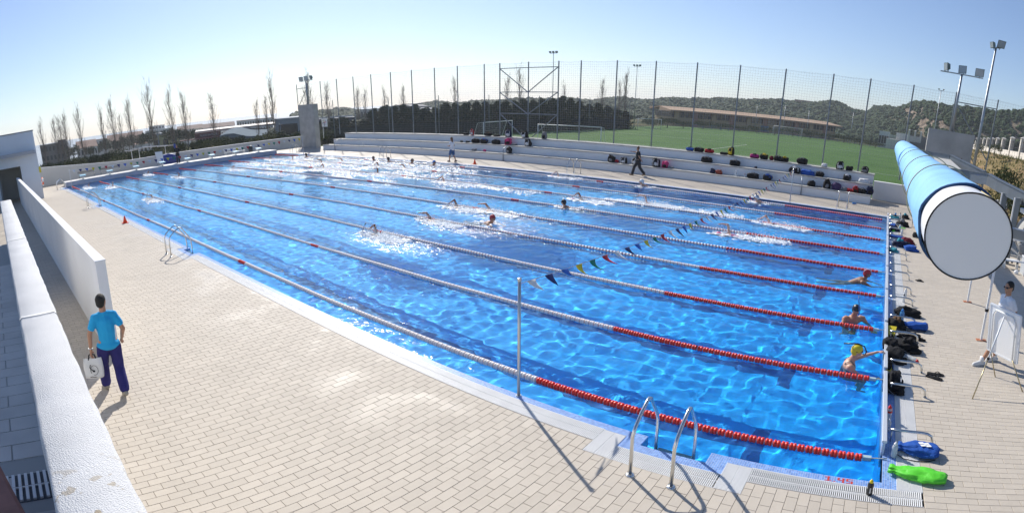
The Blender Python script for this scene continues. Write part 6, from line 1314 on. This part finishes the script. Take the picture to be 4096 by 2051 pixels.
# ================================================================== BAGS AND GEAR
BAGS = [(-30.63, 3, 'pile', 'black', '', 0.46, 0.17),(-29.97, 3, 'pack', 'red', 'white', 0.29, 0.43),(-28.37, 3, 'duf', 'black', 'brown', 0.54, 0.29),(-27.51, 3, 'pile', 'black', '', 0.44, 0.13),
        (-26.41, 3, 'pack', 'navy', 'white', 0.5, 0.5),(-24.92, 3, 'pack', 'black', 'white', 0.55, 0.43),(-23.21, 3, 'pack', 'grey', '', 0.36, 0.47),(-30.41, 2, 'pile', 'black', '', 0.23, 0.13),
        (-29.76, 2, 'pile', 'black', '', 0.29, 0.13),(-28.95, 2, 'duf', 'black', '', 0.57, 0.38),(-28.12, 2, 'duf', 'black', 'blue', 0.53, 0.38),(-26.96, 2, 'duf', 'black', 'navy', 0.68, 0.37),
        (-25.83, 2, 'pack', 'pink', 'black', 0.55, 0.45),(-25.27, 2, 'pile', 'grey', '', 0.42, 0.12),(-24.05, 2, 'pack', 'black', 'white', 0.53, 0.47),(-28.37, 1, 'pile', 'grey', '', 0.34, 0.16),
        (-27.36, 1, 'pile', 'pink', '', 0.21, 0.15),(-25.07, 1, 'pack', 'black', '', 0.41, 0.44),(-12.42, 3, 'duf', 'blue', '', 0.47, 0.25),(-11.82, 3, 'duf', 'black', '', 0.55, 0.3),
        (-11.16, 3, 'duf', 'red', 'black', 0.52, 0.27),(-10.23, 3, 'pile', 'black', '', 0.44, 0.16),(-9.76, 3, 'pack', 'black', 'yellow', 0.35, 0.49),(-8.3, 3, 'duf', 'magenta', 'black', 0.51, 0.27),
        (-7.72, 3, 'duf', 'black', 'yellow', 0.45, 0.35),(-7.26, 3, 'pile', 'darkred', '', 0.24, 0.24),(-6.88, 3, 'duf', 'black', '', 0.43, 0.35),(-6.47, 3, 'duf', 'black', 'yellow', 0.45, 0.32),
        (-11.02, 2, 'duf', 'black', '', 0.62, 0.35),(-9.26, 2, 'duf', 'black', 'grey', 0.58, 0.37),(-7.98, 2, 'pile', 'black', '', 0.16, 0.1),(-16.97, 1, 'pack', 'black', '', 0.45, 0.42),
        (-16.6, 1, 'pile', 'red', '', 0.22, 0.17),(-16.11, 1, 'pack', 'black', 'white', 0.39, 0.36),(-15.34, 1, 'pack', 'black', 'white', 0.36, 0.41),(-13.93, 1, 'pack', 'black', 'white', 0.46, 0.49),
        (-13.34, 1, 'pack', 'pink', '', 0.4, 0.38),(-12.97, 1, 'pile', 'grey', '', 0.32, 0.11),(-10.33, 1, 'pile', 'navy', '', 0.29, 0.26),(-9.93, 1, 'pile', 'rust', '', 0.36, 0.23),
        (-7.9, 1, 'duf', 'black', '', 0.64, 0.33),(-7.04, 1, 'duf', 'black', 'blue', 0.48, 0.36),(-5.4, 3, 'duf', 'black', '', 0.58, 0.4),(-4.07, 3, 'pile', 'white', '', 0.34, 0.21),
        (-3.15, 3, 'pack', 'black', 'white', 0.47, 0.42),(-2.59, 3, 'pile', 'black', '', 0.39, 0.26),(-1.67, 3, 'pack', 'black', 'grey', 0.44, 0.34),(-5.67, 2, 'duf', 'black', 'white', 0.57, 0.39),
        (-4.89, 2, 'pile', 'blue', '', 0.77, 0.28),(-4.18, 2, 'duf', 'black', '', 0.44, 0.31),(-2.59, 2, 'duf', 'black', 'white', 0.43, 0.36),(-1.59, 2, 'pile', 'white', '', 0.66, 0.23),
        (-4.49, 1, 'pile', 'black', '', 0.4, 0.3),(-4.06, 1, 'pile', 'grey', '', 0.25, 0.08),(-3.62, 1, 'pack', 'black', '', 0.37, 0.45),(-3.07, 1, 'pile', 'purple', '', 0.5, 0.35),
        (-2.61, 1, 'pile', 'grey', '', 0.3, 0.2),(-2.33, 1, 'pile', 'red', '', 0.3, 0.15),(-1.98, 1, 'pack', 'red', 'black', 0.37, 0.32),(-1.6, 1, 'duf', 'black', '', 0.4, 0.3),
        (-1.18, 1, 'pack', 'navy', '', 0.37, 0.45)]

BC = dict(black=(.013,.013,.015), red=(.40,.02,.025), navy=(.016,.022,.06), grey=(.22,.22,.23), pink=(.62,.05,.18), blue=(.02,.09,.38), magenta=(.36,.02,.16), darkred=(.16,.015,.03), white=(.66,.66,.66), yellow=(.60,.45,.03), brown=(.12,.07,.04), rust=(.32,.07,.04), purple=(.07,.04,.11), green=(.10,.60,.05), teal=(.03,.25,.32))
def bm(c): return mat('bag_'+c, BC[c], .85, spec=.25, bump=.012, bscale=30)
COLN = dict(navy='dark navy', darkred='dark red', rust='rust red')
KIND = dict(pile='heap of clothes', pack='backpack', duf='sports bag')
def drape(w, d, h, seed, flat=.35):
    """soft rounded lump resting on z = 0"""
    m = MB(); sg, rg = 22, 12; pw = lambda v: math.copysign(abs(v)**.72, v)
    for i in range(rg+1):
        t_ = math.pi*i/rg
        for k in range(sg):
            a = 2*math.pi*k/sg; dv = Vector((math.sin(t_)*math.cos(a), math.sin(t_)*math.sin(a), math.cos(t_))); o = Vector((seed*3.1, seed*1.7, seed*.9))
            q = 1+.34*noise.noise(dv*1.5+o)+.22*noise.noise(dv*3.6+o)+.14*noise.noise(dv*8+o)
            m.v.append((pw(dv.x)*w*.5*q, pw(dv.y)*d*.5*q, max(0.0, h*.36+pw(dv.z)*h*.58*q)))
    m.f = [(i*sg+k, (i+1)*sg+k, (i+1)*sg+(k+1) % sg, i*sg+(k+1) % sg) for i in range(rg) for k in range(sg)]; m.mi = [0]*len(m.f); return m
def duffel(w, h, seed):
    m = MB(); n_ = 10; k = 14
    for i in range(n_+1):
        q = i/n_; x = lerp(-w/2, w/2, q); e = min(1, min(q, 1-q)*7)**.5; r_ = h*.5*(.72+.28*e)
        for j in range(k):
            a = 2*math.pi*j/k; rr = r_*(1+.22*noise.noise(Vector((x*6, math.cos(a)*1.5, math.sin(a)*1.5+seed)))+.12*noise.noise(Vector((x*14, math.cos(a)*3, math.sin(a)*3+seed)))); m.v.append((x+(.02*math.sin(a*2+seed)), rr*math.cos(a)*1.05, max(0, h*.46+rr*math.sin(a))))
    m.f = [(i*k+j, i*k+(j+1) % k, (i+1)*k+(j+1) % k, (i+1)*k+j) for i in range(n_) for j in range(k)]+[tuple(range(k))[::-1], tuple(n_*k+j for j in range(k))]; m.mi = [0]*len(m.f); return m
cnt = {1: 0, 2: 0, 3: 0}; STEPN = {1: 'bottom', 2: 'middle', 3: 'top'}
for i, (x, s_, k, c1, c2, w, h) in enumerate(sorted(BAGS)):
    y, z_ = {1: (25.66,.522), 2: (26.50,1.042), 3: (27.28,1.562)}[s_]; w *= 1.05; h *= 1.0
    nth = ORD[cnt[s_]]; cnt[s_] += 1; n1 = COLN.get(c1, c1)
    lab = f'{n1} {"and "+c2+" " if c2 else ""}{KIND[k]}, {nth} item from the left on the {STEPN[s_]} bleacher step'
    t = thing({'pile': 'clothes_heap', 'pack': 'backpack', 'duf': 'sports_bag'}[k], (x, y, z_), lab, {'pile': 'clothes', 'pack': 'backpack', 'duf': 'sports bag'}[k], 'bags on the bleachers', (0,0,R(random.uniform(-14,14))))
    m1 = bm(c1); m2 = bm(c2) if c2 else bm('black' if c1 != 'black' else 'grey')
    if k == 'pile':
        part('heap', drape(w, min(.4, w*.8), h*1.1, i), m1, t, True); part('garment', drape(w*.6, .2, h*.8, i+50), m2 if c2 else bm(('navy','grey','black','purple')[i % 4]), t, True)
    elif k == 'pack':
        part('body', drape(w*.92, min(.30, w*.7), h*1.12, i), m1, t, True); q = MB().blob((0,-min(.30,w*.7)*.42,h*.34), (w*.33,.06,h*.27), 10, 7, .1, 2, i); part('pocket', q, m2, t, True)
        for s in (-1, 1): part('shoulder_strap', MB().tube([(s*w*.18,-.02,h*.98),(s*w*.30,-.17,h*.82),(s*w*.34,-.19,h*.4),(s*w*.30,-.15,h*.12)], .018, 6), m2 if c2 else m1, t, True)
        part('grab_loop', MB().tube([(-.05,0,h*1.0),(-.03,0,h*1.10),(.03,0,h*1.10),(.05,0,h*1.0)], .012, 6), m1, t, True)
    else:
        part('body', duffel(w, h*.95, i), m1, t, True)
        for s in (-1, 1): part('handle', MB().tube([(-w*.18,s*h*.40,h*.66),(-w*.14,s*h*.22,h*1.02),(w*.14,s*h*.22,h*1.02),(w*.18,s*h*.40,h*.66)], .014, 6), m2, t, True)
        if c2: part('end_panel', MB().lathe([(h*.40,w*.30),(h*.44,w*.33),(h*.36,w*.47),(h*.1,w*.50)], 12, (0,0,h*.47), 'x'), m2, t, True); part('top_flap', MB().blob((0,-.02,h*.84), (w*.30,h*.28,h*.12), 10, 6, .15, 2, i), m2, t, True)
        part('shoulder_strap', MB().tube([(-w*.45,-h*.2,h*.6),(-w*.3,-h*.62,h*.15),(0,-h*.70,.03),(w*.3,-h*.62,h*.15),(w*.45,-h*.2,h*.6)], .013, 6), bm('black'), t, True)
# bottles
clear = bpy.data.materials.new('clear_plastic'); clear.use_nodes = True; n, l = nt(clear); n['Principled BSDF'].inputs['Base Color'].default_value = (.80,.86,.90,1); n['Principled BSDF'].inputs['Roughness'].default_value = .12; n['Principled BSDF'].inputs['Transmission Weight'].default_value = .55
def bottle(x, y, z_, h, body, cap, label, lying=None, r_=None, band=None):
    t = thing('drinks_bottle', (x, y, z_), label, 'bottle', 'drinks bottles', (0, R(90), lying) if lying is not None else None); r_ = r_ or h*.17
    if lying is not None: t.location.z += r_
    part('body', MB().lathe([(r_*.85,0),(r_,h*.04),(r_,h*.30),(r_*.88,h*.42),(r_,h*.54),(r_*.96,h*.70),(r_*.45,h*.84),(r_*.40,h*.86)], 16), body, t, True)
    part('cap', MB().lathe([(r_*.62,h*.80),(r_*.58,h*.90),(r_*.26,h*.93),(r_*.22,h),(.002,h*1.01)], 14), cap, t, True)
    if band: part('printed_label', MB().lathe([(r_*1.01,h*.56),(r_*1.01,h*.68)], 16), band, t, True)
    return t
redc, whc, yec, blc = cm('cap_red_plastic', (.60,.02,.02), .4), whiteplastic, cm('cap_yellow_plastic', (.75,.60,.02), .4), cm('bottle_blue', (.03,.22,.60), .3)
t = bottle(-.20, -.14, .021, .23, cm('bottle_black', (.014,.014,.015), .35), yec, 'black bottle with yellow cap on the grating in the foreground', r_=.037)
for q in range(5): part('white_print', MB().box(-.006,.008,-.0385,-.0365,.045+q*.016,.056+q*.016), whiteplastic, t)
bottle(.08, .78, .021, .24, clear, whc, 'white frosted bottle beside the blue drawstring bag'); bottle(.005, 1.78, .012, .27, clear, redc, 'clear bottle with red cap behind the touch pad', band=redc); bottle(.005, 1.48, .012, .20, clear, whc, 'small clear bottle behind the touch pad')
bottle(.33, 4.25, .02, .30, clear, redc, 'clear plastic bottle with red cap lying on the grating', lying=R(-35)); bottle(.29, 6.38, .021, .32, cm('bottle_azure', (.10,.35,.70), .2, **{'Transmission Weight': .4}), blc, 'blue bottle standing beside the black bag at the pads')
bottle(.43, 8.33, .021, .26, whiteplastic, whc, 'white bottle on the grating between support rails'); bottle(.38, 7.93, .021, .22, whiteplastic, blackm, 'white bottle with black base nearer the black bag'); bottle(.46, 18.1, .021, .30, cm('bottle_aqua', (.35,.62,.72), .3), whc, 'pale aqua bottle by the lime green sandals'); bottle(.55, 21.7, .021, .30, whiteplastic, blackm, 'white bottle at the far corner of the pads'); bottle(.32, 21.9, .021, .28, blc, whc, 'blue bottle at the far corner of the pads'); bottle(.52, 17.0, .021, .30, whiteplastic, whc, 'tall white bottle near the purple-red bag')
bottle(-8.91, 25.6, .522, .34, clear, whc, 'clear bottle on the bottom step left of a black sports bag'); bottle(-8.37, 25.6, .522, .22, clear, cm('cap_orange', (.6,.2,.03), .4), 'small bottle with orange cap on the bottom step'); bottle(-41.7, 25.6, .522, .36, whiteplastic, whc, 'lone white bottle at the left of the bleachers'); bottle(-2.0, 24.4, .02, .26, blc, blc, 'blue bottle lying on the deck before the bleachers', lying=R(20))
# drawstring bags
def drawbag(x, y, z_, L, W_, H, rz, m1, label, cord=None, logo=None, group='drawstring bags by the pads'):
    t = thing('drawstring_bag', (x, y, z_), label, 'bag', group, (0,0,rz)); m = MB(); n_, k = 22, 24; sd_ = abs(x*7+y)
    for i in range(n_+1):
        q = i/n_; X = lerp(-L/2, L/2, q); pr_ = [(0,.55),(.04,.62),(.10,.38),(.2,.62),(.4,.95),(.7,1),(.92,.92),(1,.62)]; r_ = interp(pr_, q); wr = .16*(1-q)+.05
        for j in range(k):
            a = 2*math.pi*j/k; f = 1+wr*math.sin(a*7+q*5)*1.0+.30*noise.noise(Vector((X*6, math.cos(a)*1.6, math.sin(a)*1.6+sd_)))+.16*noise.noise(Vector((X*16, math.cos(a)*4, math.sin(a)*4+sd_))); m.v.append((X+.01*math.sin(a*5), W_/2*r_*f*math.cos(a), max(.001, H*.46+H*.52*r_*f*math.sin(a))))
    m.f = [(i*k+j, i*k+(j+1) % k, (i+1)*k+(j+1) % k, (i+1)*k+j) for i in range(n_) for j in range(k)]+[tuple(range(k))[::-1], tuple(n_*k+j for j in range(k))]; m.mi = [0]*len(m.f)
    part('sack', m, m1, t, True)
    if cord: part('cord', MB().tube([(-L*.46,0,H*.3),(-L*.52,-W_*.4,.012),(-L*.3,-W_*.72,.008),(0,-W_*.75,.008),(L*.3,-W_*.6,.01),(L*.44,-W_*.42,.02)], .006, 5), cord, t, True)
    if logo:
        for (a, b_) in logo:
            X, Yq = a; zq = H*.97*max(.2, (1-(2*Yq/W_)**2))**.5; part('printed_mark', MB().obox((X, Yq, zq+.010), (.030,.012,0), (-.012,.026,-.004), (0,0,.002)), whiteplastic, t)
    return t
drawbag(.40, .93, .022, .54, .30, .15, R(-8), bm('blue'), 'blue drawstring bag with white diamond marks at the near corner', bm('black'), [((.02,.04),0),((.09,.045),0),((.05,-.02),0),((.12,-.015),0)])
drawbag(.36, .34, .022, .70, .27, .12, R(-12), cm('bag_lime', (.10,.62,.03), .5, bump=.006, bscale=20), 'bright green drawstring bag lying on the corner grating')
drawbag(.60, 6.02, .022, .52, .28, .18, R(4), bm('blue'), 'blue drawstring bag with black cord between the support rails', bm('black'))
def heap(x, y, z_, w, d, h, c, label, name='mesh_bag', cat='bag', rz=0, extra=None):
    t = thing(name, (x, y, z_), label, cat, 'swim gear behind the pads', (0,0,rz)); part('sack', drape(w*1.1, d*1.1, h*.85, x*3+y), bm(c), t, True); part('limp_fold', drape(w*.7, d*.55, h*.42, x*5+y*2), bm(c), t, True).location = (w*.36, -d*.30, 0); part('cord', MB().tube([(-w*.4,0,h*.5),(-w*.3,-d*.5,h*.3),(w*.1,-d*.62,.02),(w*.45,-d*.4,.02)], .007, 5), bm('black' if c != 'black' else 'grey'), t, True)
    if extra: part('fold', drape(w*.55, d*.6, h*1.15, y), bm(extra), t, True)
    return t
t = heap(.08, 2.95, .02, .28, .55, .26, 'black', 'black mesh bag with white print hanging behind the touch pad', extra='black')
for q in range(6): part('white_print', MB().box(.10,.118,-.16+q*.03,-.143+q*.03,.19,.206), whiteplastic, t)
part('white_tick', MB().bar((.115,-.16,.10),(.115,-.02,.17), .02), whiteplastic, t)
heap(.10, 4.15, .02, .34, .42, .30, 'black', 'black bag slumped beside the yellow cap woman'); heap(.02, 4.45, .12, .26, .30, .26, 'black', 'black bag draped over the touch pad top'); heap(.36, 4.72, .02, .40, .36, .26, 'black', 'large black bag on the grating behind the pads', extra='black'); heap(.45, 5.42, .02, .46, .22, .13, 'black', 'flat black bag under the support rail'); heap(.16, 5.98, .02, .34, .34, .24, 'black', 'black bag left of the blue drawstring bag', extra='brown')
heap(.42, 6.95, .02, .50, .34, .20, 'black', 'black bag behind the blue bottle', extra='black'); heap(.42, 14.95, .02, .50, .45, .26, 'navy', 'dark bag with turquoise towel by the pads', extra='teal'); heap(.72, 15.75, .02, .42, .40, .26, 'darkred', 'dark red bag near the blue rolled bag'); heap(.80, 14.40, .02, .46, .30, .24, 'blue', 'blue rolled bag on the deck by the pads'); heap(.62, 15.1, .02, .40, .30, .20, 'black', 'black bag beside the dark red bag')
heap(.14, 13.95, .02, .30, .50, .14, 'teal', 'teal towel spread behind a touch pad', 'towel', 'towel'); heap(.30, 16.55, .02, .50, .40, .14, 'blue', 'blue mesh bag at the far pads'); heap(.16, 18.3, .02, .40, .80, .26, 'navy', 'navy bags heaped behind the far pads', extra='blue'); heap(1.18, 17.3, .02, .34, .30, .24, 'black', 'small black bag on the deck beside the camp stool'); heap(.60, 19.6, .02, .46, .40, .28, 'black', 'black and grey bag in front of the seated man', extra='grey'); heap(.30, 21.3, .02, .40, .40, .20, 'teal', 'teal gear pile at the far corner of the pads', extra='black'); heap(.82, 21.95, .02, .30, .34, .24, 'black', 'black gear at the far corner beside the white bottle', extra='teal')
# fins, flip-flops, sandals
def fin(x, y, z_, rz, ry, mb, mp, label):
    t = thing('swim_fin', (x, y, z_), label, 'fin', 'swim fins', (0, ry, rz)); m = MB(); 
    pts = [(-.12,.05),(-.05,.055),(.05,.06),(.36,.10),(.36,-.10),(.05,-.06),(-.05,-.055),(-.12,-.05)]; m.prism([(a, b_, 0) for a, b_ in reversed(pts)], (0,0,.012)); part('blade', m, mp, t); part('foot_pocket', MB().blob((-.03,0,.035), (.13,.058,.045), 12, 8, .06, 2, x), mb, t, True)
    for s in (-1, 1): part('side_rib', MB().bar((-.05,s*.056,.01),(.36,s*.10,.012), .014, .026), mb, t)
fin(.06, 5.25, .02, R(88), R(-25), bm('black'), cm('fin_yellow', (.72,.58,.03), .4), 'yellow and black fin leaning behind the touch pad'); fin(-.0, 3.62, .10, R(-80), R(35), bm('black'), MATS['fin_yellow'], 'black and yellow fin standing by the woman\'s hand')
fin(.22, 17.9, .02, R(60), R(-8), bm('green'), cm('fin_lime', (.20,.75,.05), .4), 'lime green fin on the far pads')
def sandals(x, y, rz, c, label, s=1.0):
    t = thing('flip_flops', (x, y, .02), label, 'sandals', 'sandals on the deck', (0,0,rz)); t.scale = (s,)*3
    for k, (dy, a) in enumerate(((.07, R(6)), (-.07, R(-14)))):
        m = MB(); pts = [(-.13+.0,.032),(-.10,.045),(0,.040),(.07,.05),(.12,.042),(.14,.0),(.12,-.042),(.07,-.05),(0,-.040),(-.10,-.045),(-.13,-.032)]
        ca, sa = math.cos(a), math.sin(a); m.prism([(p*ca-q*sa, p*sa+q*ca+dy, 0) for p, q in reversed(pts)], (0,0,.018)); so_ = part('sole', m, bm(c), t)
        P = lambda p, q, z_: (p*ca-q*sa, p*sa+q*ca+dy, z_); part('thong', MB().tube([P(-.01,.045,.015),P(.03,.03,.05),P(.085,.0,.03),P(.03,-.03,.05),P(-.01,-.045,.015)], .007, 5), bm(c), so_, True)
sandals(.84, 3.60, R(-12), 'black', 'black flip-flops on the deck by the support rail', 1.15); sandals(.92, 10.25, R(20), 'black', 'small black sandals farther along the pads', .8); sandals(.62, 19.0, R(60), 'green', 'lime green sandals near the seated man', .9)

# ================================================================== HAZE
hz = MB(); hz.box(-2300, 1300, -1000, 2600, -62.5, 62)
hm_ = bpy.data.materials.new('haze'); hm_.use_nodes = True; n, l = nt(hm_); n.remove(n['Principled BSDF'])
pv_ = n.new('ShaderNodeVolumePrincipled'); pv_.inputs['Color'].default_value = (.93,.96,1,1); pv_.inputs['Density'].default_value = .00036; pv_.inputs['Anisotropy'].default_value = .35
l.new(pv_.outputs[0], n['Material Output'].inputs['Volume'])
ho = struct('haze', hz, hm_, kind='stuff')
